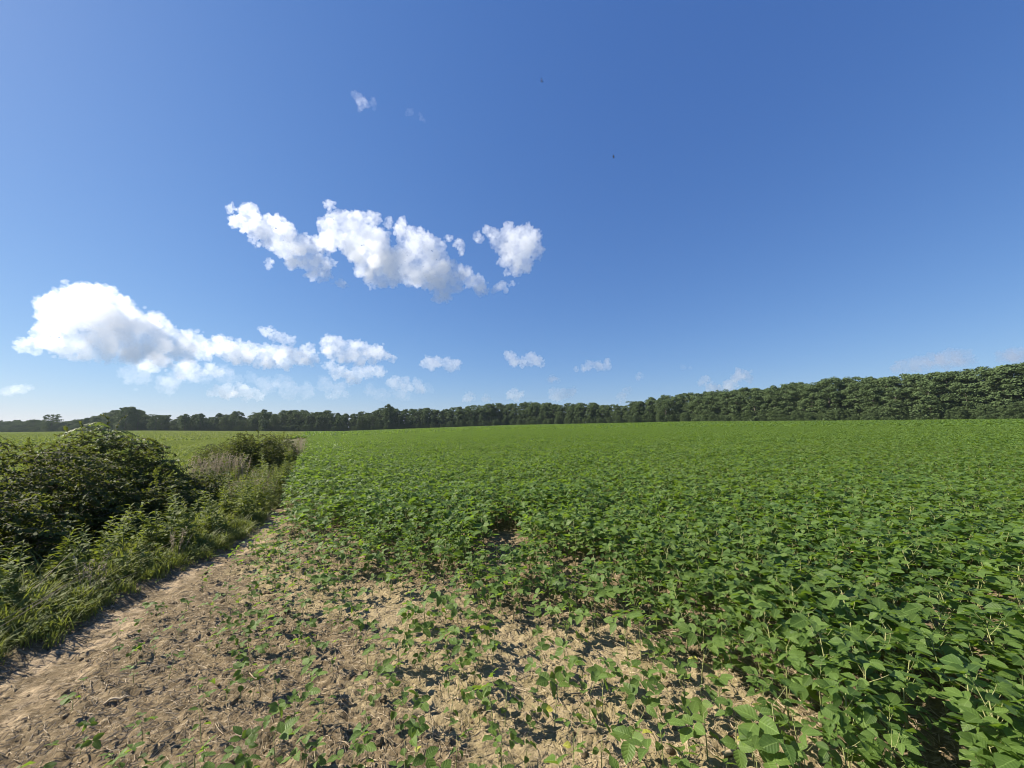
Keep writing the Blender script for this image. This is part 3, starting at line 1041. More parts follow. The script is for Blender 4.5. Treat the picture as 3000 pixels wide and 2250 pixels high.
def bush(x, y, H, W, D, n, label, seed, axis=0.0, fill=1.0, pin=0, group=None, spread=1.0):
    """shrub of arching branches with leafy twigs on them; x,y foot, W across, D deep"""
    rnd = np.random.default_rng(seed)
    z0 = tz(x, y)
    root = link('bush', None, loc=(x, y, z0))
    root.rotation_euler = (0, 0, axis)
    tag(root, label, 'bush', group)
    mb = MB()
    tips = []
    for i in range(16):
        an = rnd.uniform(0, 6.28)
        q = rnd.uniform(.3, 1)
        ex, ey = math.cos(an) * W * .5 * q, math.sin(an) * D * .5 * q
        ez = H * rnd.uniform(.55, .95) * (1 - .45 * q * q)
        bx, by = ex * .18, ey * .18
        tube(mb, [(bx, by, -.03), (bx + (ex - bx) * .3, by + (ey - by) * .3, ez * .65), (bx + (ex - bx) * .7, by + (ey - by) * .7, ez * .98), (ex, ey, ez * .92)], [.012, .009, .006, .003], 4, .5)
    link('branches', mb.mesh('branches', [M_TWIG]), root)
    def surf():
        an = rnd.uniform(0, 6.28)
        q = math.sqrt(rnd.uniform(0, 1))
        ex, ey = math.cos(an) * q, math.sin(an) * q
        lump = .82 + .30 * float(vnoise(np.array([ex * 3.1 + seed]), np.array([ey * 3.1]), seed)[0])
        top = H * (1 - q ** 2.6) ** .55 * lump
        return an, q, ex * W * .5, ey * D * .5, top
    k = 0
    while k < n:
        an, q, ex, ey, top = surf()
        ez = top * (rnd.uniform(.86, 1.0) if rnd.random() < .62 else rnd.uniform(.12, .9))
        o = link('leafy_twig', TWIG_ME[rnd.integers(0, 6)], root, (ex, ey, ez))
        o.rotation_euler = (rnd.uniform(-.4, .4), rnd.uniform(-.45, .5), an + rnd.uniform(-1.1, 1.1))
        s = rnd.uniform(.75, 1.2)
        o.scale = (s, s, s)
        k += 1
    for j in range(pin):
        an, q, ex, ey, top = surf()
        o = link('pinnate_leaf', PIN_ME[rnd.integers(0, 4)], root, (ex * .8, ey * .8, top * rnd.uniform(.93, 1.07)))
        o.rotation_euler = (rnd.uniform(-.3, .3), rnd.uniform(-.55, .1), rnd.uniform(0, 6.28))
        s = rnd.uniform(.8, 1.15)
        o.scale = (s, s, s)
    for j in range(12):
        an, q, ex, ey, top = surf()
        o = link('leafy_twig', TWIG_ME[rnd.integers(0, 6)], root, (ex * .9, ey * .9, top * .97))
        o.rotation_euler = (rnd.uniform(-.5, .5), rnd.uniform(-1.5, -.6), an + rnd.uniform(-1.2, 1.2))
        s = rnd.uniform(.6, 1.0)
        o.scale = (s * 1.2, s * .8, s * .8)
    # leaves further in, past counting
    m = int(n * 2.2 * fill)
    pts, rots = [], []
    for _ in range(m):
        an, q, ex, ey, top = surf()
        pts.append((ex * .92, ey * .92, top * rnd.uniform(.25, .93)))
        rots.append((rnd.uniform(-.5, .5), rnd.uniform(-.5, .5), an + rnd.uniform(-1.5, 1.5)))
    scatter('foliage', pts, rots, rnd.uniform(.75, 1.2, m), TWIG_ME, M_BUSH, 'stuff', root)
    return root

ROWANG = math.atan2(U[1], U[0])
def hp(a, l):
    return from_al(a, l)
bush(*hp(6.3, -3.45), 1.00, 2.6, 2.0, 235, 'low dense bush at the near left end of the hedge', 801, ROWANG)
bush(*hp(8.3, -3.45), 1.30, 2.6, 2.1, 265, 'dense bush in the hedge between the low near bush and the tallest one', 802, ROWANG)
bush(*hp(10.1, -3.25), 1.47, 2.2, 2.1, 265, 'tallest hedge bush, with feathery pinnate leaves along its top', 803, ROWANG, 1.0, 80)
bush(*hp(10.6, -2.2), .58, 2.6, 1.3, 200, 'dark spreading low bush at the right end of the big hedge', 804, ROWANG)
bush(*hp(8.9, -2.35), .66, 2.2, 1.0, 190, 'low dark bush in front of the tallest hedge bush', 805, ROWANG)
bush(*hp(5.0, -3.15), .70, 2.0, 1.2, 190, 'dark low bush at the left edge above the long grass', 806, ROWANG)
bush(*hp(15.6, -1.42), 1.42, 1.7, 1.6, 230, 'separate rounded bush beside the narrow end of the path', 807, ROWANG)
bush(*hp(17.6, -2.5), 1.05, 3.0, 1.6, 200, 'spreading pale bush left of the separate rounded bush', 808, ROWANG)
bush(*hp(23.0, -1.1), 1.15, 4.5, 1.5, 200, 'light green bush farther up the field edge behind the rounded one', 809, ROWANG)

# upright leafy weeds
def weed_parts(seed, nleaf, leafL, W, bend):
    rnd = random.Random(seed)
    st, lf = MB(), MB()
    pts = [Vector((bend * t * t, rnd.uniform(-.02, .02), t)) for t in (0, .35, .7, 1)]
    tube(st, pts, [.009, .008, .006, .002], 4, .6)
    az = 0
    for i in range(nleaf):
        t = .12 + .88 * (i / (nleaf - 1)) ** .85
        p = Vector((bend * t * t, 0, t))
        az += R(137)
        s = leafL * (1.15 - .75 * t) * rnd.uniform(.8, 1.2)
        M = Matrix.Translation(p) @ Matrix.Rotation(az, 4, 'Z') @ Matrix.Rotation(-R(rnd.uniform(5, 50)), 4, 'Y') @ Matrix.Rotation(R(rnd.uniform(-30, 30)), 4, 'X') @ Matrix.Scale(s, 4)
        add_leaflet(lf, M, rnd, W, False, 0)
    return st.mesh('stem', [M_SOYSTEM]), lf.mesh('foliage', [M_WEED])
WEEDS = [weed_parts(740 + i, 30 + 4 * i, .24, .22 + .03 * i, .05 * i) for i in range(6)]

def make_weed(k):
    root = link('weed', None)
    link('stem', WEEDS[k][0], root)
    link('foliage', WEEDS[k][1], root)
    return root
WP = [make_weed(k) for k in range(6)]
usedw = set()
def put_weed(x, y, h, label, group):
    k = int(rng.integers(0, 6))
    if k in usedw:
        root = link_copy(WP[k])
        for ch in WP[k].children:
            link_copy(ch, root)
    else:
        usedw.add(k)
        root = WP[k]
    root.location = (x, y, tz(x, y) - .01)
    root.rotation_euler = (rng.uniform(-.22, .22), rng.uniform(-.22, .22), rng.uniform(0, 6.28))
    root.scale = (h, h, h)
    tag(root, label, 'weed', group)
cnt = 0
while cnt < 150:
    a_ = rng.uniform(4.0, 13.5)
    l_ = grass_edge(a_) - abs(rng.normal(0, .42)) - np.interp(a_, [4, 6.5, 8, 12], [.55, .40, .14, .08])
    x, y = from_al(a_, l_)
    if a_ < 6.5:
        put_weed(x, y, rng.uniform(.35, .62), 'upright leafy weed in the shade below the ' + ('low near bush' if a_ < 5.3 else 'dense middle bushes'), 'weeds below the near hedge')
    else:
        put_weed(x, y, rng.uniform(.38, .72), 'upright light green weed between the path and the ' + ('dense middle bush' if a_ < 8 else 'tallest hedge bush' if a_ < 10.5 else 'sloping right end of the hedge'), 'weeds between hedge and path')
    cnt += 1
for _ in range(90):
    a_ = rng.uniform(12.0, 34)
    l_ = grass_edge(a_) - rng.uniform(.05, 2.6)
    x, y = from_al(a_, l_)
    put_weed(x, y, rng.uniform(.5, .95), 'leafy weed in the rough strip beyond the big hedge', 'weeds in the strip beyond the hedge')

# dry pale weeds
def dry_parts(seed):
    rnd = random.Random(seed)
    st, hd = MB(), MB()
    for _ in range(9):
        b = (rnd.uniform(-.10, .10), rnd.uniform(-.10, .10))
        e = (b[0] + rnd.uniform(-.25, .25), b[1] + rnd.uniform(-.25, .25), rnd.uniform(.7, 1))
        tube(st, [(b[0], b[1], 0), ((b[0] + e[0]) / 2, (b[1] + e[1]) / 2, e[2] * .55), e], [.006, .005, .002], 3, rnd.random())
        for k in range(12):
            t = rnd.uniform(.55, 1.02)
            p = Vector((b[0] + (e[0] - b[0]) * t, b[1] + (e[1] - b[1]) * t, e[2] * t))
            M = Matrix.Translation(p) @ Matrix.Rotation(rnd.uniform(0, 6.28), 4, 'Z') @ Matrix.Rotation(-R(rnd.uniform(0, 70)), 4, 'Y') @ Matrix.Scale(rnd.uniform(.04, .09), 4)
            add_leaflet(hd, M, rnd, .35, True, 0)
    return st.mesh('stem', [M_DRY]), hd.mesh('seed_head', [M_DRY])
DRY = [dry_parts(760 + i) for i in range(3)]
def put_dry(a_, l_, h, label, group=None, wide=1.0):
    x, y = from_al(a_, l_)
    k = int(rng.integers(0, 3))
    root = link('dry_weed', None, loc=(x, y, tz(x, y) - .01))
    root.rotation_euler = (0, 0, rng.uniform(0, 6.28))
    root.scale = (h * wide, h * wide, h)
    tag(root, label, 'dry weed', group)
    link('stem', DRY[k][0], root)
    link('seed_head', DRY[k][1], root)['kind'] = 'stuff'
for _ in range(18):
    put_dry(rng.uniform(12.4, 14.2), rng.uniform(-2.5, -1.4), rng.uniform(.75, 1.0), 'pale dry weed in the tan patch left of the rounded bush', 'pale dry weeds left of the rounded bush')
for _ in range(20):
    a_ = rng.uniform(9.5, 12.5)
    put_dry(a_, grass_edge(a_) - rng.uniform(.15, .9), rng.uniform(.4, .6), 'brownish dry weed among green weeds by the narrow path', 'brown dry weeds by the narrow path')
for _ in range(30):
    a_ = rng.uniform(19, 42)
    put_dry(a_, grass_edge(a_) - rng.uniform(-.1, .5), rng.uniform(.6, .95), 'reddish dry weed lining the far soybean edge', 'dry weeds along the far soybean edge')
for (a_, l_, lab) in ((5.25, -1.72, 'matted clump of dead brown stalks at the foot of the verge'), (6.2, -1.32, 'flattened dead grass clump beside the bend of the path')):
    put_dry(a_, l_, .42, lab, None, 1.1)

# grass
def tuft(seed, n, H, lean, w=.005):
    rnd = random.Random(seed)
    mb = MB()
    for _ in range(n):
        bx, by = rnd.gauss(0, .05), rnd.gauss(0, .05)
        az = rnd.uniform(0, 6.28)
        h = H * rnd.uniform(.45, 1.1)
        d = lean * h * rnd.uniform(.3, 1.3)
        cx, cy_ = math.cos(az), math.sin(az)
        v = []
        for t, ww in ((0, 1), (.4, 1), (.75, .7)):
            x, y, z = bx + cx * d * t * t, by + cy_ * d * t * t, h * (t - .25 * t * t * lean)
            v += [(x - cy_ * w * ww, y + cx * w * ww, z), (x + cy_ * w * ww, y - cx * w * ww, z)]
        v.append((bx + cx * d, by + cy_ * d, h * (1 - .3 * lean)))
        mb.add(v, [(0, 1, 3, 2), (2, 3, 5, 4), (4, 5, 6)], rnd.random())
    return mb.mesh('grass_tuft', [M_GRASS])
def herb(seed):
    rnd = random.Random(seed)
    mb = MB()
    for i in range(14):
        az = rnd.uniform(0, 6.28)
        M = Matrix.Translation((rnd.gauss(0, .07), rnd.gauss(0, .07), rnd.uniform(.03, .20))) @ Matrix.Rotation(az, 4, 'Z') @ Matrix.Rotation(R(rnd.uniform(-40, 20)), 4, 'Y') @ Matrix.Rotation(R(rnd.uniform(-30, 30)), 4, 'X') @ Matrix.Scale(rnd.uniform(.04, .075), 4)
        add_leaflet(mb, M, rnd, .6, False, 0)
    return mb.mesh('herb', [M_WEED])
TUFTS = [tuft(770, 36, .26, .6), tuft(771, 30, .36, .8), tuft(772, 40, .18, .5), herb(773), herb(774), tuft(775, 26, .30, 1.0)]
n = 5200
a_ = 2.2 + (rng.random(n) ** 1.4) * 34
l_ = grass_edge(a_) - np.abs(rng.normal(0, 1, n)) * np.interp(a_, [2, 6, 12, 40], [.55, .6, 1.0, 1.4]) + rng.normal(0, .05, n)
x, y = from_al(a_, l_)
rot = np.stack([rng.uniform(-.25, .25, n), rng.uniform(-.25, .25, n), rng.uniform(0, 6.28, n)], -1)
o = scatter('grass', np.stack([x, y, terrain(x, y) - .01], -1), rot, rng.uniform(.5, 1.25, n) * np.interp(l_ - grass_edge(a_), [-.5, 0], [1.0, .55]), TUFTS, M_GRASS)
tag(o, 'rough green grass and low weeds along the edge of the path', 'grass')

# ------------------------------------------------------------------ crop residue, sticks
def residue(nst):
    mb_v, mb_f, mb_t = [], [], []
    x = rng.uniform(-5.5, 5.5, nst * 4)
    y = rng.uniform(.9, 8.5, nst * 4)
    a, l = al(x, y)
    ok = in_view(x, y, 4) & (l > grass_edge(a) - .1) & (dense_dist(x, y) < 1.2)
    pdn = np.abs(l - path_mid(a)) / path_half(a)
    ok &= (rng.random(nst * 4) < np.where(pdn < 1, .18, 1.0)) & (rng.random(nst * 4) < np.clip(3.4 / np.hypot(x, y), .1, 1))
    x, y = x[ok][:nst], y[ok][:nst]
    z = terrain(x, y)
    n = 0
    L = rng.gamma(1.8, .014, len(x)) + .010
    w = rng.uniform(.0008, .0026, len(x))
    az = rng.uniform(0, 6.28, len(x))
    kink = rng.normal(0, .35, len(x))
    d = np.stack([np.cos(az), np.sin(az), np.zeros_like(az)], -1) * L[:, None]
    d2 = np.stack([np.cos(az + kink), np.sin(az + kink), np.zeros_like(az)], -1) * L[:, None]
    c = np.stack([x, y, z + w + .002], -1)
    A, B = c - d * .5, c + d2 * .5
    A[:, 2] = terrain(A[:, 0], A[:, 1]) + w + rng.uniform(0, .012, len(x))
    B[:, 2] = terrain(B[:, 0], B[:, 1]) + w + rng.uniform(0, .012, len(x))
    c[:, 2] = np.maximum(c[:, 2], (A[:, 2] + B[:, 2]) / 2)
    s = np.stack([-np.sin(az), np.cos(az), np.zeros_like(az)], -1) * w[:, None]
    up = np.array([0, 0, 1.]) * w[:, None] * 1.2
    V = []
    for p in (A, c, B):
        V += [p - s, p + up, p + s]
    V = np.stack(V, 1).reshape(-1, 3)
    t = rng.random(len(x))
    F, T = [], []
    for i in range(len(x)):
        b = i * 9
        F += [(b, b + 1, b + 4, b + 3), (b + 1, b + 2, b + 5, b + 4), (b + 3, b + 4, b + 7, b + 6), (b + 4, b + 5, b + 8, b + 7)]
        T += [t[i]] * 4
    mb = MB()
    mb.v, mb.f, mb.t, mb.m, mb.n = [V], F, T, [0] * len(F), len(V)
    o = link('straw', mb.mesh('straw', [M_STRAW], False))
    tag(o, 'broken straw and stalk bits littering the bare soil', 'straw', kind='stuff')
residue(24000)

def clods():
    import bmesh
    ms = []
    for k in range(4):
        bm = bmesh.new()
        bmesh.ops.create_icosphere(bm, subdivisions=2, radius=1)
        rr = np.random.default_rng(900 + k)
        dirs = rr.normal(size=(5, 3))
        for v in bm.verts:
            d = sum(max(0, v.co.normalized().dot(Vector(q))) ** 2 for q in dirs) * .10
            v.co *= .72 + d + rr.uniform(-.09, .09)
            v.co.z *= .7
        me = bpy.data.meshes.new('clod')
        bm.to_mesh(me)
        bm.free()
        for nm, val in (('m_path', 0.), ('m_crust', .1 + .25 * (k % 2)), ('m_green', 0.)):
            at = me.attributes.new(nm, 'FLOAT', 'POINT')
            at.data.foreach_set('value', np.full(len(me.vertices), val, np.float32))
        me.materials.append(M_SOIL)
        ms.append(me)
    n = 4200
    x, y = rng.uniform(-5.5, 4.5, n), rng.uniform(1.0, 8.0, n)
    a, l = al(x, y)
    pn = np.abs(l - path_mid(a)) / path_half(a)
    ok = in_view(x, y, 4) & (l > grass_edge(a) - .1) & (dense_dist(x, y) < .6) & (fbm(x * 1.3, y * 1.3, 97, 2) + rng.uniform(-.25, .25, n) > .45) & ((pn > .9) | (rng.random(n) < .3))
    x, y = x[ok], y[ok]
    sz = np.minimum(rng.gamma(1.5, .005, len(x)) + .003, .024)
    rot = rng.uniform(-.5, .5, (len(x), 3))
    rot[:, 2] = rng.uniform(0, 6.28, len(x))
    o = scatter('soil_clods', np.stack([x, y, terrain(x, y) + sz * .15], -1), rot, sz, ms, M_SOIL)
    tag(o, 'crumbled brown clods of soil on the bare ground', 'soil clods')
clods()

for k, (a_, l_, ln, lean, dirn) in enumerate(((4.3, -2.1, .75, .9, .5), (4.5, -2.2, .85, 1.0, .62), (4.7, -2.05, .7, .85, .4), (5.1, -2.15, .6, .6, 1.2), (5.6, -2.0, .65, .8, .2), (6.3, -1.7, .6, 1.0, -.1), (6.9, -1.5, .55, .9, .3), (7.3, -1.45, .7, .7, .8), (8.4, -1.3, .6, .8, .1), (5.3, -1.8, .45, 1.1, .7))):
    x, y = from_al(a_, l_)
    z = tz(x, y)
    mb = MB()
    pts = [(x + math.cos(dirn) * math.sin(lean) * ln * t, y + math.sin(dirn) * math.sin(lean) * ln * t, z + math.cos(lean) * ln * t - .06 * t * t + .01) for t in (0, .35, .7, 1)]
    tube(mb, pts, [.004, .0035, .003, .0015], 4, .7)
    tag(link('dry_stalk', mb.mesh('dry_stalk', [M_STRAW])), 'thin pale dry stalk leaning out of the green verge ' + ('under the near bush' if a_ < 5.4 else 'by the bend of the path' if a_ < 7 else 'beyond the bend of the path'), 'dry stalk', 'dry stalks leaning out of the verge')

def stick(pix, length, rad, ang, label, dark=False):
    d = pix_dir(*pix)
    t = -EYE / d.z
    x, y = d.x * t, d.y * t
    mb = MB()
    pts = []
    for k in range(6):
        q = k / 5 - .5
        xx, yy = x + math.cos(ang) * length * q + .012 * math.sin(k * 2.1) * length * 3, y + math.sin(ang) * length * q
        pts.append((xx, yy, tz(xx, yy) + rad + .006))
    tube(mb, pts, [rad, rad * 1.1, rad, rad * .9, rad * .8, rad * .5], 6, .85)
    sp = Vector(pts[3])
    tube(mb, [sp, sp + Vector((math.cos(ang + .7) * length * .12, math.sin(ang + .7) * length * .12, .012)), sp + Vector((math.cos(ang + .6) * length * .22, math.sin(ang + .6) * length * .22, .016))], [rad * .6, rad * .5, rad * .2], 5, .85)
    o = link('stick', mb.mesh('stick', [M_TWIG if dark else M_STRAW]))
    tag(o, label, 'stick')
stick((345, 2052), .13, .006, .25, 'short pale forked stick on rough soil right of the path')
stick((750, 1996), .20, .0035, -.6, 'thin pale stalk lying slanted among the seedlings')
stick((530, 1912), .10, .003, -.3, 'small pale stalk on rough soil by the far seedlings')
stick((2175, 2205), .26, .011, .35, 'thick dark stick under soybean leaves at the lower right')
stick((1720, 2035), .22, .004, .3, 'thin crooked dark twig on pale crusted soil', True)
stick((1990, 2235), .12, .006, 1.2, 'pale stub of stalk on soil near the bottom edge')

# ------------------------------------------------------------------ haze: the summer air over the fields
def haze():
    m, nt, out = new_mat('haze_air')
    v = N(nt, 'ShaderNodeVolumePrincipled')
    v.inputs['Color'].default_value = (.72, .85, 1.0, 1)
    v.inputs['Density'].default_value = .00009
    v.inputs['Anisotropy'].default_value = .2
    nt.links.new(v.outputs[0], out.inputs['Volume'])
    R_, z0, z1 = 9600., -8., 34.
    mb = MB()
    mb.add([(-R_, -R_, z0), (R_, -R_, z0), (R_, R_, z0), (-R_, R_, z0), (-R_, -R_, z1), (R_, -R_, z1), (R_, R_, z1), (-R_, R_, z1)],
           [(3, 2, 1, 0), (4, 5, 6, 7), (0, 1, 5, 4), (1, 2, 6, 5), (2, 3, 7, 6), (3, 0, 4, 7)])
    tag(link('haze', mb.mesh('haze', [m], False)), 'thin pale summer haze over the fields', 'haze', None, 'stuff')
haze()

# ------------------------------------------------------------------ clouds
def cloud_mat(name, dens):
    m, nt, out = new_mat(name)
    v = N(nt, 'ShaderNodeVolumePrincipled')
    v.inputs['Color'].default_value = (.94, .956, .98, 1)  # blue tint: the bluish air in front of the clouds, put into their colour
    v.inputs['Density'].default_value = dens * 1.15
    v.inputs['Anisotropy'].default_value = .55
    nt.links.new(v.outputs[0], out.inputs['Volume'])
    return m
TEXA = bpy.data.textures.new('cloud_lumps', 'CLOUDS')
TEXA.noise_depth = 5
TEXB = bpy.data.textures.new('cloud_wisps', 'CLOUDS')
TEXB.noise_depth = 6

def cloud(blobs, org, k, dist, label, dens, group=None, vox=.10, disp=1.0, grow=1.0):
    """blobs: (x, y, r) in a crop of the photograph with origin org and scale k; built as one body of vapour dist metres away"""
    mb = MB()
    import bmesh
    bm = bmesh.new()
    bmesh.ops.create_icosphere(bm, subdivisions=2, radius=1)
    sv = np.array([v.co[:] for v in bm.verts])
    sf = [tuple(v.index for v in f.verts) for f in bm.faces]
    bm.free()
    rad_all = []
    cs = []
    for (x, y, r_) in blobs:
        px_, py_ = org[0] + x * k, org[1] + y * k
        d = pix_dir(px_, py_)
        d = d / (d.xy.length / 1.0)
        rr = r_ * k * grow / 1127 * dist * .98
        hx = (px_ - 1500) / 1127
        D = dist * math.sqrt(1 + hx * hx) + rng.uniform(-.8, .8) * rr
        cs.append((d * D + Vector((0, 0, EYE)), rr * (1 + .25 * hx * hx), np.eye(3) - .5 * np.outer(d.normalized(), d.normalized())))
        rad_all.append(rr)
    ctr = sum((c for c, _, _ in cs), Vector()) / len(cs)
    for c, rr, F in cs:
        mb.add(sv @ F * rr + np.array(c - ctr), sf)
        for _ in range(4):
            q = Vector(rng.normal(size=3)).normalized()
            s = rr * rng.uniform(.28, .5)
            mb.add(sv * s + np.array(c - ctr + q * rr * .88), sf)
        for _ in range(2):
            q = Vector(rng.normal(size=3)).normalized()
            s = rr * rng.uniform(.13, .24)
            mb.add(sv * s * np.array([1, 1, .8]) + np.array(c - ctr + q * rr * rng.uniform(1.1, 1.4)), sf)
    mr = float(np.mean(rad_all))
    o = link('cloud', mb.mesh('cloud', [cloud_mat('cloud_vapour', dens)]), loc=ctr)
    tag(o, label, 'cloud', group)
    rm = o.modifiers.new('merge', 'REMESH')
    rm.mode = 'VOXEL'
    rm.voxel_size = mr * vox * 1.8
    ta = TEXA.copy()
    ta.noise_scale = mr * 1.0
    da = o.modifiers.new('lumps', 'DISPLACE')
    da.texture = ta
    da.texture_coords = 'LOCAL'
    da.strength = mr * 1.1 * disp
    da.mid_level = .5
    rm2 = o.modifiers.new('merge_again', 'REMESH')
    rm2.mode = 'VOXEL'
    rm2.voxel_size = mr * vox * .8
    tb = TEXB.copy()
    tb.noise_scale = mr * .4
    db = o.modifiers.new('wisps', 'DISPLACE')
    db.texture = tb
    db.texture_coords = 'LOCAL'
    db.strength = mr * 1.05 * disp
    db.mid_level = .5
    return o

A_ = ((600, 550), .4973)
cloud([(155,125,25),(170,180,20),(265,140,55),(250,200,60),(300,250,55),(390,220,60),(440,240,65),(400,310,60),(480,260,50),(470,360,70),(540,330,60),(600,340,50),(560,410,70),(640,400,60),(680,440,55),(650,490,50),(700,510,45),(740,440,35),(740,560,25),(800,565,25),(850,575,12),(295,325,25),(380,440,25),(660,320,40),(720,345,45),
       (740,110,30),(745,160,30),(720,230,55),(740,300,75),(820,190,60),(880,170,50),(900,200,55),(960,190,50),(1000,190,35),(860,270,90),(960,300,90),(1020,330,80),(900,370,80),(850,340,60),(960,430,90),(1050,430,100),(1120,430,90),(1000,520,70),(1000,560,40),(1100,520,70),(1200,500,90),(1180,390,80),(1180,260,60),(1240,280,60),(1270,340,70),(1340,350,75),(1300,430,90),(1380,430,80),(1300,530,80),(1400,520,90),(1380,600,60),(1420,640,40),(1480,560,60),(1540,520,60),(1500,470,40),(1600,560,55),(1640,600,40),(1080,210,30),(1130,230,20),(1710,595,30),(1760,590,35),(1810,565,25),(1850,562,12)],
      *A_, 2500, 'largest white cloud, long and ragged, in the middle of the sky', .009)
cloud([(1440,300,25),(1500,330,35),(1510,380,25)], *A_, 2500, 'tiny torn wisp between the largest cloud and the compact cloud to its right', .012)
cloud([(1660,230,25),(1680,270,40),(1600,280,30),(1620,310,30),(1720,310,50),(1790,290,70),(1860,280,65),(1920,270,55),(1960,260,25),(1850,350,90),(1780,360,60),(1920,340,70),(1970,350,30),(1800,430,50),(1880,430,60),(1750,440,35),(1850,480,50),(1900,480,30),(1780,500,25),(1960,400,30)],
      *A_, 2500, 'compact ragged white cloud just right of the largest cloud', .009)
B_ = ((0, 750), .5651)
cloud([(300,210,20),(440,190,50),(420,230,80),(480,220,70),(350,260,80),(270,270,50),(540,250,70),(600,260,60),(330,310,80),(450,310,100),(560,310,90),(640,310,60),(230,315,25),(700,340,60),(500,380,70),(620,390,80),(720,400,80),(560,440,60),(640,460,70),(760,350,45),(815,350,55),(850,350,30),(800,440,80),(880,450,70),(900,410,40),(990,430,55),(960,470,60),(1030,470,40),(720,500,60),(840,510,60),(960,510,50),(600,500,50),(680,520,40),
       (130,440,25),(180,465,40),(240,410,45),(270,400,30),(300,450,60),(360,430,50),(320,400,30),(400,470,55),(470,490,50),(520,490,55),(540,440,45),(510,400,25),(350,500,40)],
      *B_, 4600, 'big heaped cloud low on the left with a domed top', .0032, grow=.9)
cloud([(1120,460,45),(1100,480,30),(1180,490,50),(1230,480,40),(1290,490,45),(1250,520,50),(1360,500,45),(1420,500,45),(1400,540,45),(1500,500,45),(1480,540,50),(1560,530,45),(1610,530,40),(1600,480,35),(1060,510,35),(1330,550,35),(1640,520,15),(1350,380,15),(1390,390,30),(1430,410,30),(1480,435,30),(1510,445,20)],
      *B_, 5000, 'low puffy cloud bank right of the big heaped cloud, with a slanted plume', .004)
cloud([(1690,450,35),(1740,455,40),(1800,470,45),(1850,480,40),(1900,490,40),(1950,490,40),(1990,515,30),(2030,530,20),(1720,500,40),(1790,520,45),(1860,530,45),(1930,530,35),(1680,490,25)],
      *B_, 5200, 'lens-shaped white cloud at the right end of the low cloud bank', .0045)
cloud([(1690,570,20),(1720,570,30),(1740,610,30),(1780,600,30),(1840,610,40),(1900,600,40),(1960,595,35),(2000,600,12),(1820,640,30)], *B_, 5600, 'lumpy cloud directly below the lens-shaped one', .0035)
SM = 'small clouds low over the treeline'
cloud([(700 + 75 * k + float(rng.uniform(-25, 25)), 615 + 5 * k + float(rng.uniform(-45, 55)), float(rng.uniform(26, 52))) for k in range(21)], *B_, 6800, 'very pale hazy cloud bank spread low behind the puffy clouds on the left', .0007, None, .14)
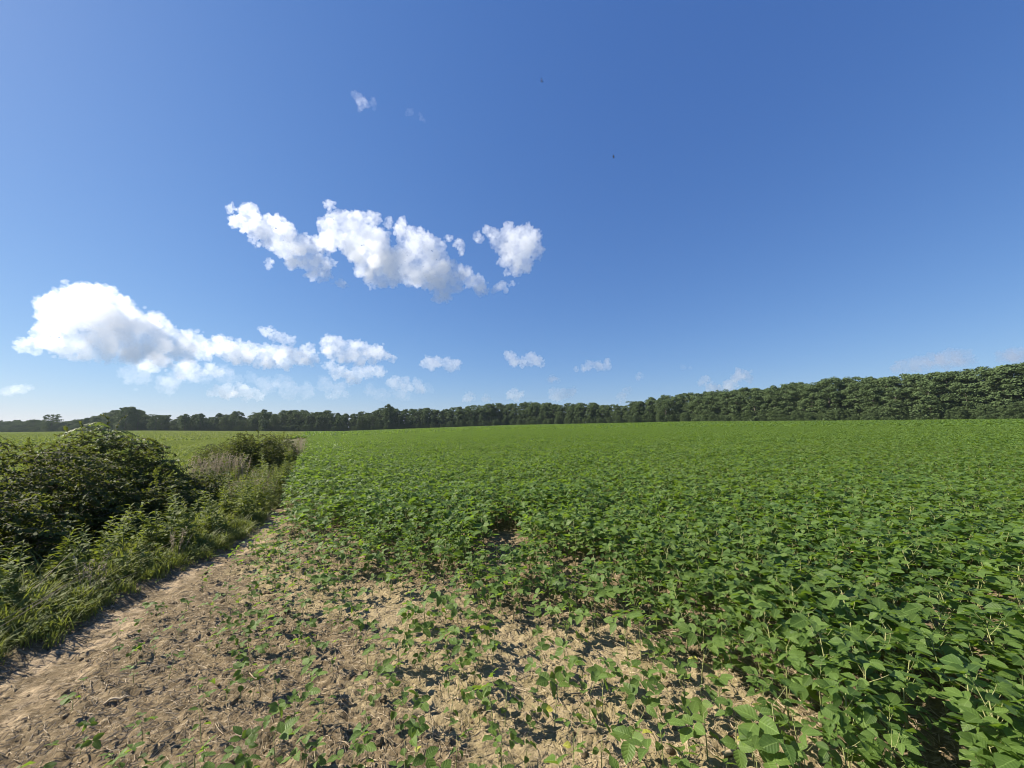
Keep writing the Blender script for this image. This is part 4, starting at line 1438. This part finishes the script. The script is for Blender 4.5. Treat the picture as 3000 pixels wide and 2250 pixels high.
for bl, o_, k_, dens, lab in (
    ([(800,550,35),(770,555,25),(840,545,25)], *B_, .0035, 'small puff under the belly of the big heaped cloud'),
    ([(950,595,30),(970,560,25),(1000,570,20),(1095,590,25),(1130,600,20),(1040,600,22)], *B_, .0035, 'broken puffs below the low puffy cloud bank'),
    ([(1120,700,25),(1180,705,30),(1240,700,30),(1300,715,25),(1340,725,20)], *B_, .003, 'faint long cloud just above the treeline right of the domed tree'),
    ([(30,702,14),(60,697,16),(95,690,16),(125,685,15),(155,682,10)], *B_, .0016, 'faint cloud low at the left edge of the sky'),
    ([(1740,720,22),(1800,720,15),(1700,722,14)], *B_, .002, 'very faint thin cloud above the trees behind the pale field'),
    ([(2050,655,30),(2020,660,20),(2110,670,30),(2180,690,25),(2160,650,18)], *B_, .003, 'pale cloud below and right of the lumpy cloud'),
    ([(70,105,20),(95,100,18),(55,98,10),(130,105,18),(165,105,18),(150,118,14)], (1200, 980), .8137, .005, 'twin-humped small cloud left of the saddle-shaped one'),
    ([(360,75,16),(375,95,18),(410,100,18),(440,90,20),(470,100,16)], (1200, 980), .8137, .0055, 'saddle-shaped small white cloud over the middle forest edge'),
    ([(600,126,10),(650,110,16),(680,115,15),(710,110,16),(630,122,12)], (1200, 980), .8137, .005, 'small cloud with two knobs right of the saddle-shaped one'),
    ([(510,158,13),(530,160,10)], (1200, 980), .8137, .004, 'tiny flat cloud below the saddle-shaped one'),
    ([(828,150,12)], (1200, 980), .8137, .003, 'tiny lone puff right of the two-knobbed cloud'),
    ([(520,215,20),(560,215,18),(540,228,16),(590,205,13)], (1200, 980), .8137, .003, 'pale ragged cloud above the right half of the middle forest edge'),
    ([(380,218,20),(362,218,14),(400,216,10)], (1200, 980), .8137, .004, 'small round puff over the middle of the forest edge'),
    ([(220,225,18)], (1200, 980), .8137, .003, 'left one of two small puffs above the ragged tall tree'),
    ([(275,228,14)], (1200, 980), .8137, .003, 'right one of two small puffs above the ragged tall tree'),
    ([(765,222,16),(785,200,12)], (1200, 980), .8137, .003, 'faint cloud where the forest edge begins to rise'),
    ([(1052,172,12),(1066,162,12)], (1200, 980), .8137, .0045, 'small leaning puff above the rising forest bank'),
    ([(1190,138,16),(1175,155,16),(1215,155,14)], (1200, 980), .8137, .005, 'bright small heaped cloud above the forest bank'),
    ([(1150,182,18),(1090,195,18),(1120,195,14)], (1200, 980), .8137, .0055, 'bright puff touching the treetops of the forest bank'),
    ([(1760,120,16),(1800,110,18),(1840,105,20),(1890,95,22),(1940,85,22),(1990,78,20),(2030,100,10)], (1200, 980), .8137, .003, 'long pale cloud resting above the right forest bank'),
    ([(2150,80,16),(2190,75,20),(2230,75,20)], (1200, 980), .8137, .003, 'pale cloud cut by the right edge above the forest'),
    ([(985,118,9),(1010,120,6)], (1200, 980), .8137, .0015, 'very faint lone wisp in the clear sky over the forest bank')):
    cloud(bl, o_, k_, 6000, lab, dens * .75, SM, .14, 1.0, 1.25)
C_ = ((950, 230), .1808)
cloud([(450,240,14),(490,270,24),(540,300,36),(580,350,44),(600,400,40),(660,400,34),(590,450,30),(570,500,20),(690,430,20)], *C_, 2500, 'larger torn wisp high above the largest cloud', .0022, grow=2.1)
cloud([(780,330,16),(800,390,30),(800,440,24),(810,500,14)], *C_, 2500, 'faint streak beside the larger high wisp', .0013, grow=2.1)
cloud([(1400,540,28),(1340,575,20),(1560,590,18),(1580,650,22),(1620,690,14)], *C_, 2500, 'smaller faint wisp to the lower right of the high wisps', .0013, grow=2.1)

# ------------------------------------------------------------------ birds
def bird(pix, dist, tilt, label):
    d = pix_dir(*pix)
    p = d / d.length * dist + Vector((0, 0, EYE))
    root = link('bird', None, loc=p)
    tag(root, label, 'bird')
    root.rotation_euler = (R(82), tilt * .3, R(65))
    root.scale = (1.35, 1.35, 1.35)
    mb = MB()
    prof = [(-.10, .004), (-.07, .016), (-.02, .026), (.03, .024), (.065, .016), (.085, .013), (.10, .004)]
    tube(mb, [(0, x, 0) for x, _ in prof], [r_ for _, r_ in prof], 8, .3)
    mb.add([(-.02, -.09, .002), (.02, -.09, .002), (.03, -.15, 0), (0, -.135, .003), (-.03, -.15, 0)], [(0, 1, 2, 3), (0, 3, 4)], .2)
    link('body', mb.mesh('body', [M_BIRD]), root)
    for s in (1, -1):
        w = MB()
        w.add([(s * .015, .04, .01), (s * .015, -.03, .01), (s * .09, .055, .05), (s * .09, -.02, .05), (s * .19, -.03, .03), (s * .18, -.045, .03)], [(0, 2, 3, 1), (2, 4, 5, 3)], .3)
        link('wing', w.mesh('wing', [M_BIRD]), root)
bird((1587, 237), 38, .5, 'dark flying bird, the higher of two in the clear blue sky')
bird((1797, 459), 38, .2, 'dark flying bird, the lower of two in the clear blue sky')
bird((1541, 1027), 110, .2, 'tiny distant bird just above the saddle-shaped cloud')
